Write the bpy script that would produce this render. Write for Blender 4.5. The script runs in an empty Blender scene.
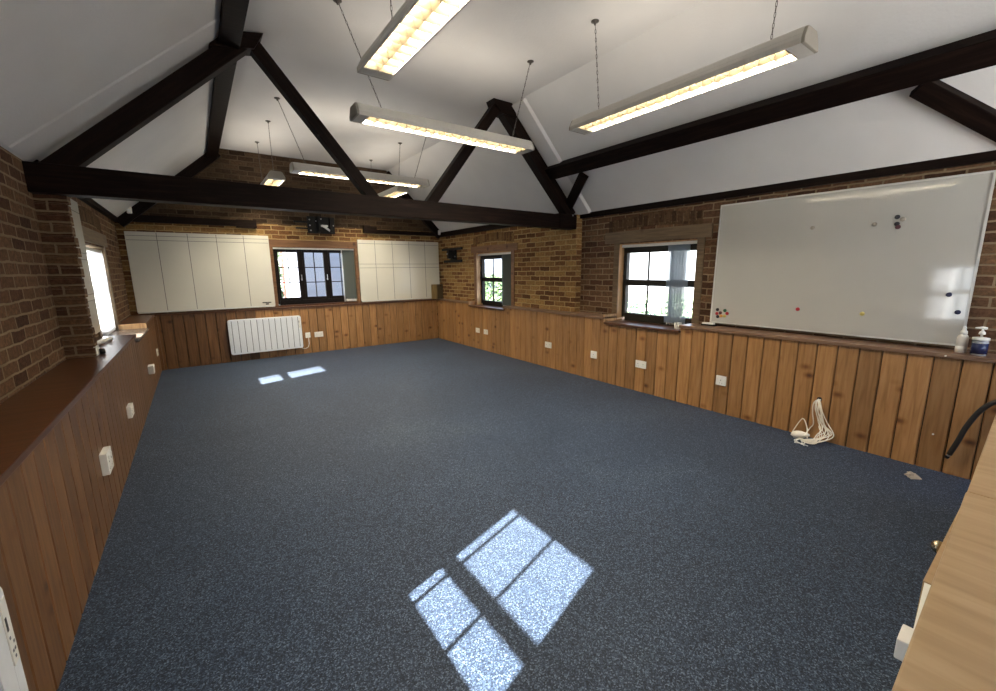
import bpy, bmesh, math, random
from mathutils import Vector, Matrix
random.seed(7)
C = bpy.context.scene
COL = C.collection

# ------------------------------------------------------------------ camera
CAM_Z = 1.525
yaw, pit, rol = 0.62455081, -0.18171965, -0.01073971
fw = Vector((math.sin(yaw)*math.cos(pit), math.cos(yaw)*math.cos(pit), math.sin(pit)))
r0 = Vector((math.cos(yaw), -math.sin(yaw), 0)); u0 = r0.cross(fw)
rt = r0*math.cos(rol) + u0*math.sin(rol); up = -r0*math.sin(rol) + u0*math.cos(rol)
cam = bpy.data.objects.new('camera', bpy.data.cameras.new('camera'))
COL.objects.link(cam)
M3 = Matrix((rt, up, -fw)).transposed()
cam.matrix_world = Matrix.Translation((0, 0, CAM_Z)) @ M3.to_4x4()
cam.data.sensor_width = 36; cam.data.lens = 413.6*36/996
cam.data.clip_start = 0.02; cam.data.clip_end = 200
C.camera = cam

# ------------------------------------------------------------------ light and exposure
EXPOSURE = 2.8
SKY = 0.5
SUN = 11.5
LAMP = 21.0
UPLIGHT_FILL = 0.75  # strength of the added ceiling fill above each lamp
C.view_settings.view_transform = 'Standard'; C.view_settings.look = 'None'
C.view_settings.exposure = EXPOSURE; C.view_settings.gamma = 1; C.view_settings.use_curve_mapping = False
C.cycles.use_denoising = True
C.cycles.max_bounces = 10; C.cycles.diffuse_bounces = 6; C.cycles.glossy_bounces = 4; C.cycles.transparent_max_bounces = 12
C.cycles.sample_clamp_indirect = 6.0
C.cycles.caustics_reflective = False; C.cycles.caustics_refractive = False

w = bpy.data.worlds.new('sky'); C.world = w; w.use_nodes = True
nt = w.node_tree; nt.nodes.clear()
o_ = nt.nodes.new('ShaderNodeOutputWorld'); b_ = nt.nodes.new('ShaderNodeBackground')
tc = nt.nodes.new('ShaderNodeTexCoord'); sx = nt.nodes.new('ShaderNodeSeparateXYZ'); cr = nt.nodes.new('ShaderNodeValToRGB')
nt.links.new(tc.outputs['Generated'], sx.inputs[0]); nt.links.new(sx.outputs[2], cr.inputs[0])
cr.color_ramp.elements[0].position = 0.0; cr.color_ramp.elements[0].color = (0.92, 0.96, 1.0, 1)
cr.color_ramp.elements[1].position = 0.7; cr.color_ramp.elements[1].color = (0.36, 0.56, 0.95, 1)
nt.links.new(cr.outputs[0], b_.inputs[0]); b_.inputs[1].default_value = SKY*1.6
nt.links.new(b_.outputs[0], o_.inputs[0])

sd = bpy.data.lights.new('sun', 'SUN'); sd.energy = SUN; sd.angle = math.radians(0.53); sd.color = (1.0, 0.97, 0.92)
so = bpy.data.objects.new('sun', sd); COL.objects.link(so)
so.rotation_euler = Vector((1, 0.31, -0.724)).to_track_quat('-Z', 'Y').to_euler()
so.location = (-6, -2, 6)

def portal(x, y, z, sy, sz, rot):
    l = bpy.data.lights.new('sky_portal', 'AREA'); l.shape = 'RECTANGLE'; l.size = sy; l.size_y = sz
    l.cycles.is_portal = True
    o = bpy.data.objects.new('sky_portal', l); COL.objects.link(o); o.location = (x, y, z); o.rotation_euler = rot
    return o

# ------------------------------------------------------------------ room numbers (metres)
XL, XLF = -0.86, -0.59          # left brick face, left wainscot face
XR, XRB, XRP = 4.353, 4.60, 4.49  # right wainscot face, near brick face, far brick face
YE, YB = 8.362, 8.42            # end wainscot face, end brick face
YN = -1.3                       # wall behind the camera
YT = 4.30                       # truss near face
EAVE, CEIL = 2.30, 3.50
HW, HL = 0.862, 0.892           # top of wainscot boards, top of ledge

# ------------------------------------------------------------------ materials
def mat(name):
    m = bpy.data.materials.new(name); m.use_nodes = True
    nt = m.node_tree; b = nt.nodes['Principled BSDF']
    return m, nt, b
def nd(nt, t, **kw):
    n = nt.nodes.new(t)
    for k, v in kw.items(): setattr(n, k, v)
    return n
def plain(name, col, rough=0.5, metal=0.0, spec=0.5, **kw):
    m, nt, b = mat(name)
    b.inputs['Base Color'].default_value = (*col, 1); b.inputs['Roughness'].default_value = rough
    b.inputs['Metallic'].default_value = metal; b.inputs['Specular IOR Level'].default_value = spec
    # slight procedural unevenness so that nothing is perfectly uniform
    n = nd(nt, 'ShaderNodeTexNoise'); n.inputs['Scale'].default_value = kw.get('ns', 40); n.inputs['Detail'].default_value = 3
    tc = nd(nt, 'ShaderNodeTexCoord'); nt.links.new(tc.outputs['Object'], n.inputs['Vector'])
    mx = nd(nt, 'ShaderNodeMix', data_type='RGBA'); mx.inputs[6].default_value = (*[c*0.93 for c in col], 1); mx.inputs[7].default_value = (*[min(1, c*1.05) for c in col], 1)
    nt.links.new(n.outputs[0], mx.inputs[0]); nt.links.new(mx.outputs[2], b.inputs['Base Color'])
    return m
def ramp(nt, src, stops):
    r = nd(nt, 'ShaderNodeValToRGB'); e = r.color_ramp.elements
    while len(e) < len(stops): e.new(0.5)
    for i, (p, c) in enumerate(stops): e[i].position = p; e[i].color = (*c, 1)
    nt.links.new(src, r.inputs[0]); return r
def mathn(nt, op, a, b=None):
    n = nd(nt, 'ShaderNodeMath', operation=op)
    for i, v in enumerate((a, b)):
        if v is None: continue
        if isinstance(v, (int, float)): n.inputs[i].default_value = v
        else: nt.links.new(v, n.inputs[i])
    return n.outputs[0]

def brick_mat(name, c1, c2, mortar, scale=1.0, rot=False, shift=(0, 0)):
    m, nt, b = mat(name)
    uv = nd(nt, 'ShaderNodeUVMap'); mp = nd(nt, 'ShaderNodeMapping')
    mp.inputs['Location'].default_value = (shift[0], shift[1], 0)
    if rot: mp.inputs['Rotation'].default_value = (0, 0, math.pi/2)
    nt.links.new(uv.outputs[0], mp.inputs[0])
    nz = nd(nt, 'ShaderNodeTexNoise'); nz.inputs['Scale'].default_value = 9; nz.inputs['Detail'].default_value = 3
    nt.links.new(mp.outputs[0], nz.inputs['Vector'])
    ds = nd(nt, 'ShaderNodeVectorMath', operation='SUBTRACT'); nt.links.new(nz.outputs['Color'], ds.inputs[0]); ds.inputs[1].default_value = (0.5, 0.5, 0.5)
    dm = nd(nt, 'ShaderNodeVectorMath', operation='SCALE'); nt.links.new(ds.outputs[0], dm.inputs[0]); dm.inputs['Scale'].default_value = 0.022
    ad = nd(nt, 'ShaderNodeVectorMath', operation='ADD'); nt.links.new(mp.outputs[0], ad.inputs[0]); nt.links.new(dm.outputs[0], ad.inputs[1])
    br = nd(nt, 'ShaderNodeTexBrick'); br.offset = 0.5; br.offset_frequency = 2; br.squash = 1.0; br.squash_frequency = 2
    br.inputs['Scale'].default_value = scale; br.inputs['Brick Width'].default_value = 0.228; br.inputs['Row Height'].default_value = 0.076
    br.inputs['Mortar Size'].default_value = 0.0085; br.inputs['Mortar Smooth'].default_value = 0.35; br.inputs['Bias'].default_value = 0.0
    br.inputs['Color1'].default_value = (0, 0, 0, 1); br.inputs['Color2'].default_value = (1, 1, 1, 1); br.inputs['Mortar'].default_value = (0.5, 0.5, 0.5, 1)
    nt.links.new(ad.outputs[0], br.inputs['Vector'])
    # each brick its own tone, from deep red brown to buff
    tone = ramp(nt, br.outputs['Color'], [(0.0, [c*0.62 for c in c1]), (0.3, c1), (0.75, c2), (1.0, [min(1, c*1.15) for c in c2])])
    n2 = nd(nt, 'ShaderNodeTexNoise'); n2.inputs['Scale'].default_value = 34; n2.inputs['Detail'].default_value = 6; n2.inputs['Roughness'].default_value = 0.7
    nt.links.new(mp.outputs[0], n2.inputs['Vector'])
    spk = ramp(nt, n2.outputs[0], [(0.3, (0.5, 0.5, 0.5)), (0.55, (0.95, 0.95, 0.95)), (0.75, (1.5, 1.42, 1.3))])
    ml = nd(nt, 'ShaderNodeMix', data_type='RGBA', blend_type='MULTIPLY'); ml.inputs[0].default_value = 1
    nt.links.new(tone.outputs[0], ml.inputs[6]); nt.links.new(spk.outputs[0], ml.inputs[7])
    mx = nd(nt, 'ShaderNodeMix', data_type='RGBA'); nt.links.new(br.outputs['Fac'], mx.inputs[0])
    n3 = nd(nt, 'ShaderNodeTexNoise'); n3.inputs['Scale'].default_value = 3; nt.links.new(mp.outputs[0], n3.inputs['Vector'])
    mo = ramp(nt, n3.outputs[0], [(0.35, [c*0.75 for c in mortar]), (0.65, mortar)])
    nt.links.new(ml.outputs[2], mx.inputs[6]); nt.links.new(mo.outputs[0], mx.inputs[7])
    nt.links.new(mx.outputs[2], b.inputs['Base Color'])
    b.inputs['Roughness'].default_value = 0.9; b.inputs['Specular IOR Level'].default_value = 0.15
    inv = mathn(nt, 'SUBTRACT', 1.0, br.outputs['Fac']); hh = mathn(nt, 'ADD', inv, mathn(nt, 'MULTIPLY', n2.outputs[0], 0.5))
    bp = nd(nt, 'ShaderNodeBump'); bp.inputs['Strength'].default_value = 0.9; bp.inputs['Distance'].default_value = 0.008
    nt.links.new(hh, bp.inputs['Height']); nt.links.new(bp.outputs[0], b.inputs['Normal'])
    return m

def wood_mat(name, dark, mid, light, board=0.0, off=0.0, rough=0.4, knots=True, along='v', spec=0.5, vary=0.35, stretch=14.0):
    """pine or oak: grain runs along v (or u); board > 0 gives every board of that width its own tone"""
    m, nt, b = mat(name)
    uv = nd(nt, 'ShaderNodeUVMap'); sp = nd(nt, 'ShaderNodeSeparateXYZ'); nt.links.new(uv.outputs[0], sp.inputs[0])
    a_, l_ = (sp.outputs[0], sp.outputs[1]) if along == 'v' else (sp.outputs[1], sp.outputs[0])
    if board:
        idx = mathn(nt, 'FLOOR', mathn(nt, 'DIVIDE', mathn(nt, 'SUBTRACT', a_, off), board))
        wn = nd(nt, 'ShaderNodeTexWhiteNoise', noise_dimensions='1D'); nt.links.new(idx, wn.inputs['W'])
        rnd = wn.outputs['Value']
    else:
        oi = nd(nt, 'ShaderNodeObjectInfo'); rnd = oi.outputs['Random']
    cb = nd(nt, 'ShaderNodeCombineXYZ')
    nt.links.new(mathn(nt, 'MULTIPLY', a_, stretch), cb.inputs[0])
    nt.links.new(mathn(nt, 'ADD', mathn(nt, 'MULTIPLY', l_, 1.0), mathn(nt, 'MULTIPLY', rnd, 37.0)), cb.inputs[1])
    nt.links.new(mathn(nt, 'MULTIPLY', rnd, 11.0), cb.inputs[2])
    n1 = nd(nt, 'ShaderNodeTexNoise'); n1.inputs['Scale'].default_value = 3.2; n1.inputs['Detail'].default_value = 5; n1.inputs['Distortion'].default_value = 0.5
    nt.links.new(cb.outputs[0], n1.inputs['Vector'])
    c = ramp(nt, n1.outputs[0], [(0.28, dark), (0.5, mid), (0.72, light)])
    out = c.outputs[0]
    if vary:
        v = mathn(nt, 'ADD', mathn(nt, 'MULTIPLY', rnd, 2*vary), 1.0 - vary)
        vm = nd(nt, 'ShaderNodeVectorMath', operation='SCALE'); nt.links.new(out, vm.inputs[0]); nt.links.new(v, vm.inputs['Scale']); out = vm.outputs[0]
    if knots:
        cb2 = nd(nt, 'ShaderNodeCombineXYZ'); nt.links.new(mathn(nt, 'MULTIPLY', a_, 4.6), cb2.inputs[0]); nt.links.new(mathn(nt, 'ADD', mathn(nt, 'MULTIPLY', l_, 7.0), mathn(nt, 'MULTIPLY', rnd, 19.0)), cb2.inputs[1])
        vo = nd(nt, 'ShaderNodeTexVoronoi'); vo.inputs['Scale'].default_value = 0.85; vo.inputs['Randomness'].default_value = 1.0; nt.links.new(cb2.outputs[0], vo.inputs['Vector'])
        kr = ramp(nt, vo.outputs['Distance'], [(0.03, (0.18, 0.10, 0.06)), (0.09, (0.45, 0.33, 0.23)), (0.15, (0.76, 0.68, 0.58)), (0.24, (1, 1, 1))])
        ml = nd(nt, 'ShaderNodeMix', data_type='RGBA', blend_type='MULTIPLY'); ml.inputs[0].default_value = 0.95
        nt.links.new(out, ml.inputs[6]); nt.links.new(kr.outputs[0], ml.inputs[7]); out = ml.outputs[2]
    nt.links.new(out, b.inputs['Base Color'])
    b.inputs['Roughness'].default_value = rough; b.inputs['Specular IOR Level'].default_value = spec
    bp = nd(nt, 'ShaderNodeBump'); bp.inputs['Strength'].default_value = 0.25; bp.inputs['Distance'].default_value = 0.002
    nt.links.new(n1.outputs[0], bp.inputs['Height']); nt.links.new(bp.outputs[0], b.inputs['Normal'])
    return m

BW = 0.1435
M_BRICK = brick_mat('stock_brick', (0.115, 0.056, 0.031), (0.165, 0.092, 0.048), (0.28, 0.205, 0.125))
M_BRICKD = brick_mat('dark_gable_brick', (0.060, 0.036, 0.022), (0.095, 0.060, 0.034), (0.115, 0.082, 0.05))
M_BRICKLIT = brick_mat('lamplit_stock_brick', (0.19, 0.088, 0.035), (0.32, 0.188, 0.070), (0.46, 0.33, 0.155), shift=(0.07, 0.03))  # far walls: yellow of the lamp light put into the brick colour
M_SOLDIER = brick_mat('soldier_brick', (0.10, 0.055, 0.03), (0.13, 0.078, 0.04), (0.13, 0.078, 0.04), rot=True)
BR, OR, BE, OE = 0.1428, 0.25, 0.1443, 0.062      # board width and first joint on the right and end walls
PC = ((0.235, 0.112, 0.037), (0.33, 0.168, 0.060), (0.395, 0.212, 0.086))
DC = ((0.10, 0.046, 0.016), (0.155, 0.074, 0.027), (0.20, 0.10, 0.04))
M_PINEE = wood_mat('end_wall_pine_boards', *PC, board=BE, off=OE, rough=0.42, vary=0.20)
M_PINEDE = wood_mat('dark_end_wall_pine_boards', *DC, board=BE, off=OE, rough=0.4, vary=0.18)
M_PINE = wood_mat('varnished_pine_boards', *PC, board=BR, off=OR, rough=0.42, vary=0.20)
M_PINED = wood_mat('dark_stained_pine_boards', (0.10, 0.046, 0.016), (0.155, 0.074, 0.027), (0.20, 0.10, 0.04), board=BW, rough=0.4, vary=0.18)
M_LEDGE = wood_mat('red_brown_ledge_wood', (0.055, 0.020, 0.008), (0.085, 0.032, 0.012), (0.12, 0.05, 0.02), rough=0.32, knots=False, along='u', vary=0.0)
M_LINTEL = wood_mat('lintel_timber', (0.12, 0.055, 0.02), (0.17, 0.078, 0.03), (0.22, 0.11, 0.045), rough=0.55, along='u', vary=0.0)
M_LINTELO = wood_mat('olive_lintel_timber', (0.095, 0.060, 0.028), (0.135, 0.088, 0.043), (0.18, 0.12, 0.06), rough=0.55, along='u', vary=0.0)
M_LEDGER = wood_mat('brown_ledge_wood', (0.14, 0.075, 0.042), (0.20, 0.115, 0.068), (0.27, 0.165, 0.10), rough=0.35, knots=False, along='u', vary=0.0)
M_REVEAL = wood_mat('reveal_timber', (0.36, 0.19, 0.075), (0.5, 0.29, 0.125), (0.6, 0.38, 0.18), rough=0.5, knots=False, vary=0.0)
M_TIMBER = wood_mat('black_stained_timber', (0.0042, 0.0019, 0.0012), (0.008, 0.0037, 0.0024), (0.017, 0.0085, 0.0055), rough=0.55, knots=False, along='u', vary=0.0, spec=0.10)
M_OAK = wood_mat('light_oak_laminate', (0.33, 0.215, 0.105), (0.40, 0.27, 0.14), (0.45, 0.315, 0.175), rough=0.42, knots=False, along='v', vary=0.0, stretch=9)
M_PLASTER = plain('white_ceiling_plaster', (0.70, 0.685, 0.66), 0.85, spec=0.2, ns=3)
_b = M_PLASTER.node_tree.nodes['Principled BSDF']; _t = M_PLASTER.node_tree
_n = nd(_t, 'ShaderNodeTexNoise'); _n.inputs['Scale'].default_value = 55; _n.inputs['Detail'].default_value = 4
_c = nd(_t, 'ShaderNodeTexCoord'); _t.links.new(_c.outputs['Object'], _n.inputs['Vector'])
_p = nd(_t, 'ShaderNodeBump'); _p.inputs['Strength'].default_value = 0.35; _p.inputs['Distance'].default_value = 0.006
_t.links.new(_n.outputs[0], _p.inputs['Height']); _t.links.new(_p.outputs[0], _b.inputs['Normal'])
M_WHITE = plain('white_plastic', (0.82, 0.81, 0.76), 0.35)
M_RAD = plain('white_enamel', (0.80, 0.83, 0.86), 0.3)
M_GREYFIN = plain('fin_groove_grey', (0.13, 0.14, 0.16), 0.5)
M_SLOT = plain('dark_slot', (0.03, 0.03, 0.03), 0.6)
M_BLACK = plain('black_metal', (0.006, 0.006, 0.006), 0.5, spec=0.25)
M_STEEL = plain('bare_steel', (0.55, 0.55, 0.55), 0.3, 1.0)
M_CHAIN = plain('dull_chain_steel', (0.10, 0.09, 0.08), 0.45, 0.6)
M_BRASS = plain('polished_brass', (0.42, 0.34, 0.22), 0.18, 1.0)
M_LAMPBODY = plain('cream_lamp_enamel', (0.55, 0.53, 0.48), 0.4)
M_LAMPEND = plain('grey_lamp_end_cap', (0.30, 0.275, 0.225), 0.5)
M_LOUVRE = plain('satin_shaded_louvre_aluminium', (0.17, 0.135, 0.085), 0.5, 0.0)  # darker than the metal: shade and dark reflections put into the colour
M_FRAME = plain('dark_window_frame_paint', (0.009, 0.006, 0.005), 0.5, spec=0.15)
M_FRAMEG = plain('grey_brown_window_frame_paint', (0.024, 0.021, 0.015), 0.5, spec=0.2)
M_HOSE = plain('black_rubber_hose', (0.018, 0.016, 0.014), 0.45)
M_CORD = plain('cream_cable_sheath', (0.80, 0.74, 0.62), 0.5)
M_FIBRE = plain('dusty_torn_carpet_fibre', (0.42, 0.36, 0.28), 0.9)
M_WEATHER = plain('pale_weatherboard', (0.13, 0.14, 0.17), 0.7)
M_WEATHERD = plain('grey_blue_render', (0.10, 0.12, 0.15), 0.8, ns=1.5)
M_GRID = plain('grey_grid_tape', (0.10, 0.10, 0.09), 0.6)
M_ALU = plain('brushed_aluminium_edge', (0.62, 0.62, 0.58), 0.4, 0.5)
M_BLUEGEL = plain('dark_blue_label', (0.02, 0.028, 0.085), 0.25)
M_PORCH = plain('red_brown_outside_joinery', (0.30, 0.08, 0.06), 0.6)
M_GROUND = plain('pale_gravel', (0.55, 0.53, 0.50), 0.95, ns=6)
M_GREYSILL = plain('worn_grey_brown_sill', (0.16, 0.125, 0.10), 0.25)
M_BOXWOOD = wood_mat('weathered_brass_brown_panel', (0.10, 0.062, 0.02), (0.26, 0.18, 0.07), (0.42, 0.31, 0.14), rough=0.35, knots=False, vary=0.0, stretch=40)
M_DARKPANEL = plain('olive_brown_panel', (0.075, 0.052, 0.02), 0.5)

def board_mat(name, col, rough):
    m = plain(name, col, rough, ns=2); b = m.node_tree.nodes['Principled BSDF']
    b.inputs['Coat Weight'].default_value = 1.0; b.inputs['Coat Roughness'].default_value = 0.05; b.inputs['Coat IOR'].default_value = 1.75
    return m
M_WB = board_mat('whiteboard_enamel_grey', (0.46, 0.45, 0.405), 0.45)
M_WBC = board_mat('whiteboard_enamel_cream', (0.66, 0.64, 0.55), 0.45)
M_WBC.node_tree.nodes['Principled BSDF'].inputs['Coat IOR'].default_value = 1.4; M_WBC.node_tree.nodes['Principled BSDF'].inputs['Coat Roughness'].default_value = 0.14

def blind_mat(name, col, trans):
    m, nt, b = mat(name)
    nt.nodes.remove(b); out = [n for n in nt.nodes if n.type == 'OUTPUT_MATERIAL'][0]
    d = nd(nt, 'ShaderNodeBsdfDiffuse'); t = nd(nt, 'ShaderNodeBsdfTranslucent'); mx = nd(nt, 'ShaderNodeMixShader')
    uv = nd(nt, 'ShaderNodeUVMap'); n = nd(nt, 'ShaderNodeTexNoise'); n.inputs['Scale'].default_value = 300; nt.links.new(uv.outputs[0], n.inputs['Vector'])
    rr = ramp(nt, n.outputs[0], [(0.3, [c*0.88 for c in col]), (0.7, col)])
    nt.links.new(rr.outputs[0], d.inputs[0]); nt.links.new(rr.outputs[0], t.inputs[0]); mx.inputs[0].default_value = trans
    nt.links.new(d.outputs[0], mx.inputs[1]); nt.links.new(t.outputs[0], mx.inputs[2]); nt.links.new(mx.outputs[0], out.inputs[0])
    return m
M_BLINDG = blind_mat('grey_green_blind_cloth', (0.17, 0.19, 0.17), 0.3)
M_BLINDB = blind_mat('blue_grey_sheer_blind_cloth', (0.30, 0.35, 0.40), 0.35)
_t = M_BLINDB.node_tree; _o = [n for n in _t.nodes if n.type == 'OUTPUT_MATERIAL'][0]; _l = _o.inputs[0].links[0].from_socket
_x = nd(_t, 'ShaderNodeMixShader'); _x.inputs[0].default_value = 0.22; _tr = nd(_t, 'ShaderNodeBsdfTransparent')
_t.links.new(_l, _x.inputs[1]); _t.links.new(_tr.outputs[0], _x.inputs[2]); _t.links.new(_x.outputs[0], _o.inputs[0])
M_BLINDW = blind_mat('white_blind_cloth', (0.85, 0.86, 0.88), 0.5)

def glass_mat():
    m, nt, b = mat('window_glass'); nt.nodes.remove(b); out = [n for n in nt.nodes if n.type == 'OUTPUT_MATERIAL'][0]
    t = nd(nt, 'ShaderNodeBsdfTransparent'); t.inputs[0].default_value = (0.97, 0.985, 0.98, 1)
    g = nd(nt, 'ShaderNodeBsdfGlossy'); g.inputs['Roughness'].default_value = 0.0; fr = nd(nt, 'ShaderNodeFresnel'); fr.inputs[0].default_value = 1.45
    mx = nd(nt, 'ShaderNodeMixShader'); nt.links.new(mathn(nt, 'MULTIPLY', fr.outputs[0], 0.8), mx.inputs[0])
    nt.links.new(t.outputs[0], mx.inputs[1]); nt.links.new(g.outputs[0], mx.inputs[2]); nt.links.new(mx.outputs[0], out.inputs[0])
    return m
M_GLASS = glass_mat()

def carpet_mat():
    m, nt, b = mat('blue_grey_flecked_carpet')
    tc = nd(nt, 'ShaderNodeTexCoord')
    n1 = nd(nt, 'ShaderNodeTexVoronoi'); n1.inputs['Scale'].default_value = 210
    nt.links.new(tc.outputs['Object'], n1.inputs['Vector'])
    sc = nd(nt, 'ShaderNodeSeparateColor'); nt.links.new(n1.outputs['Color'], sc.inputs[0])
    c = ramp(nt, sc.outputs[0], [(0.0, (0.004, 0.008, 0.017)), (0.45, (0.014, 0.025, 0.048)), (0.8, (0.040, 0.062, 0.102)), (1.0, (0.115, 0.155, 0.22))])
    n2 = nd(nt, 'ShaderNodeTexNoise'); n2.inputs['Scale'].default_value = 0.9; n2.inputs['Detail'].default_value = 4; n2.inputs['Distortion'].default_value = 0.6
    nt.links.new(tc.outputs['Object'], n2.inputs['Vector'])
    wear = ramp(nt, n2.outputs[0], [(0.42, (0.86, 0.87, 0.88)), (0.58, (1.0, 1.0, 1.0)), (0.72, (1.3, 1.25, 1.12))])
    ml = nd(nt, 'ShaderNodeMix', data_type='RGBA', blend_type='MULTIPLY'); ml.inputs[0].default_value = 1
    nt.links.new(c.outputs[0], ml.inputs[6]); nt.links.new(wear.outputs[0], ml.inputs[7]); nt.links.new(ml.outputs[2], b.inputs['Base Color'])
    b.inputs['Roughness'].default_value = 0.6; b.inputs['Specular IOR Level'].default_value = 0.22
    b.inputs['Sheen Weight'].default_value = 0.06; b.inputs['Sheen Roughness'].default_value = 0.5
    bp = nd(nt, 'ShaderNodeBump'); bp.inputs['Strength'].default_value = 0.15; bp.inputs['Distance'].default_value = 0.002
    nt.links.new(n1.outputs[0], bp.inputs['Height']); nt.links.new(bp.outputs[0], b.inputs['Normal'])
    return m
M_CARPET = carpet_mat()

def leaf_mat():
    m, nt, b = mat('hedge_leaves'); tc = nd(nt, 'ShaderNodeTexCoord')
    n = nd(nt, 'ShaderNodeTexNoise'); n.inputs['Scale'].default_value = 7; n.inputs['Detail'].default_value = 6; nt.links.new(tc.outputs['Object'], n.inputs['Vector'])
    c = ramp(nt, n.outputs[0], [(0.35, (0.12, 0.20, 0.09)), (0.5, (0.40, 0.52, 0.30)), (0.64, (0.75, 0.80, 0.62))])
    nt.links.new(c.outputs[0], b.inputs['Base Color']); b.inputs['Roughness'].default_value = 0.8
    return m
M_LEAF = leaf_mat()

# ------------------------------------------------------------------ mesh helpers
class MB:
    def __init__(self): self.v = []; self.f = []; self.uv = []; self.s = []
    def face(self, pts, uvs=None, smooth=False):
        b = len(self.v); pts = [Vector(p) for p in pts]; self.v += pts; self.f.append(list(range(b, b+len(pts))))
        if uvs is None:
            n = Vector((0, 0, 0))
            for i in range(len(pts)): n += pts[i].cross(pts[(i+1) % len(pts)])
            a = [abs(c) for c in n]; k = a.index(max(a))
            uvs = [((p.y, p.z) if k == 0 else (p.x, p.z) if k == 1 else (p.x, p.y)) for p in pts]
        self.uv.append(uvs); self.s.append(smooth)
    def box(self, x0, x1, y0, y1, z0, z1):
        P = lambda a, b, c: ((x0, x1)[a], (y0, y1)[b], (z0, z1)[c])
        for q in (((0,0,0),(0,1,0),(1,1,0),(1,0,0)), ((0,0,1),(1,0,1),(1,1,1),(0,1,1)), ((0,0,0),(1,0,0),(1,0,1),(0,0,1)),
                  ((1,1,0),(0,1,0),(0,1,1),(1,1,1)), ((0,1,0),(0,0,0),(0,0,1),(0,1,1)), ((1,0,0),(1,1,0),(1,1,1),(1,0,1))):
            self.face([P(*c) for c in q])
        return self
    def hexa(self, a, b, luv=True):
        """a, b: matching rings of n corners; closed solid between them; u runs from a to b"""
        n = len(a); a = [Vector(p) for p in a]; b = [Vector(p) for p in b]
        L = (sum(b, Vector())/n - sum(a, Vector())/n).length; t = 0
        for i in range(n):
            j = (i+1) % n; d = (a[j]-a[i]).length
            self.face([a[i], a[j], b[j], b[i]], [(0, t), (0, t+d), (L, t+d), (L, t)] if luv else None); t += d
        self.face(list(reversed(a))); self.face(b); return self
    def beam(self, p0, p1, wdt, hgt, side):
        """bar from p0 to p1; wdt along 'side', hgt across"""
        p0 = Vector(p0); p1 = Vector(p1); d = (p1-p0).normalized(); s = Vector(side); s = (s - d*s.dot(d)).normalized(); t = d.cross(s)
        o = [s*wdt/2*i + t*hgt/2*j for i, j in ((-1,-1),(1,-1),(1,1),(-1,1))]
        return self.hexa([p0+q for q in o], [p1+q for q in o])
    def tube(self, pts, r, seg=8, cap=True):
        pts = [Vector(p) for p in pts]; rings = []; prev = None; L = 0
        for i, p in enumerate(pts):
            d = (pts[min(i+1, len(pts)-1)] - pts[max(i-1, 0)]).normalized()
            if prev is None: s = d.orthogonal().normalized()
            else: s = (prev - d*prev.dot(d)).normalized()
            prev = s; t = d.cross(s); rr = r[i] if isinstance(r, (list, tuple)) else r
            rings.append([p + (s*math.cos(a) + t*math.sin(a))*rr for a in [2*math.pi*k/seg for k in range(seg)]])
        for i in range(len(rings)-1):
            for k in range(seg):
                j = (k+1) % seg; self.face([rings[i][k], rings[i][j], rings[i+1][j], rings[i+1][k]], smooth=True)
        if cap: self.face(list(reversed(rings[0]))); self.face(rings[-1])
        return self
    def lathe(self, c, prof, axis=(0, 0, 1), seg=20):
        c = Vector(c); ax = Vector(axis).normalized(); s = ax.orthogonal().normalized(); t = ax.cross(s)
        rings = [[c + ax*h + (s*math.cos(2*math.pi*k/seg) + t*math.sin(2*math.pi*k/seg))*max(r, 1e-5) for k in range(seg)] for r, h in prof]
        for i in range(len(rings)-1):
            for k in range(seg):
                j = (k+1) % seg; self.face([rings[i][k], rings[i][j], rings[i+1][j], rings[i+1][k]], smooth=True)
        self.face(list(reversed(rings[0]))); self.face(rings[-1]); return self
    def build(self, name, m, parent=None, bevel=0, kind=None, weld=True, solid=0):
        me = bpy.data.meshes.new(name); me.from_pydata([tuple(p) for p in self.v], [], self.f)
        ul = me.uv_layers.new(name='UVMap'); i = 0
        for us in self.uv:
            for u in us: ul.data[i].uv = u; i += 1
        for p, s in zip(me.polygons, self.s): p.use_smooth = s
        me.materials.append(m)
        bm = bmesh.new(); bm.from_mesh(me)
        if weld: bmesh.ops.remove_doubles(bm, verts=bm.verts, dist=1e-5)
        if bevel:
            es = [e for e in bm.edges if len(e.link_faces) == 2 and e.calc_face_angle(0) > 0.6]
            bmesh.ops.bevel(bm, geom=es, offset=bevel, segments=2, profile=0.6, affect='EDGES', clamp_overlap=True)
        bmesh.ops.recalc_face_normals(bm, faces=bm.faces)
        bm.to_mesh(me); bm.free(); me.update()
        o = bpy.data.objects.new(name, me); COL.objects.link(o)
        if parent is not None:
            o.parent = parent; o.matrix_parent_inverse = Matrix.Identity(4)
            o.location = -Vector(parent.get('base', (0, 0, 0))) if 'base' in parent else (0, 0, 0)
        if kind: o['kind'] = kind
        return o
def tag(o, label, cat, group=None):
    o['label'] = label; o['category'] = cat
    if group: o['group'] = group
    return o
def thing(name, label, cat, base=(0, 0, 0), group=None):
    """an Empty at the thing's base; parts built in room coordinates are offset by it"""
    o = bpy.data.objects.new(name, None); COL.objects.link(o); o.empty_display_size = 0.05
    o.location = base; o['base'] = tuple(base)
    return tag(o, label, cat, group)
def struct_empty(name, base=(0, 0, 0)):
    o = bpy.data.objects.new(name, None); COL.objects.link(o); o.location = base; o['base'] = tuple(base); o['kind'] = 'structure'; return o
def sub(name, mb, m, parent, root, **kw):
    """a sub-part: parent is a part already offset by the root's base"""
    o = mb.build(name, m, None, **kw); o.parent = parent; o.location = (0, 0, 0); return o

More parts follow.
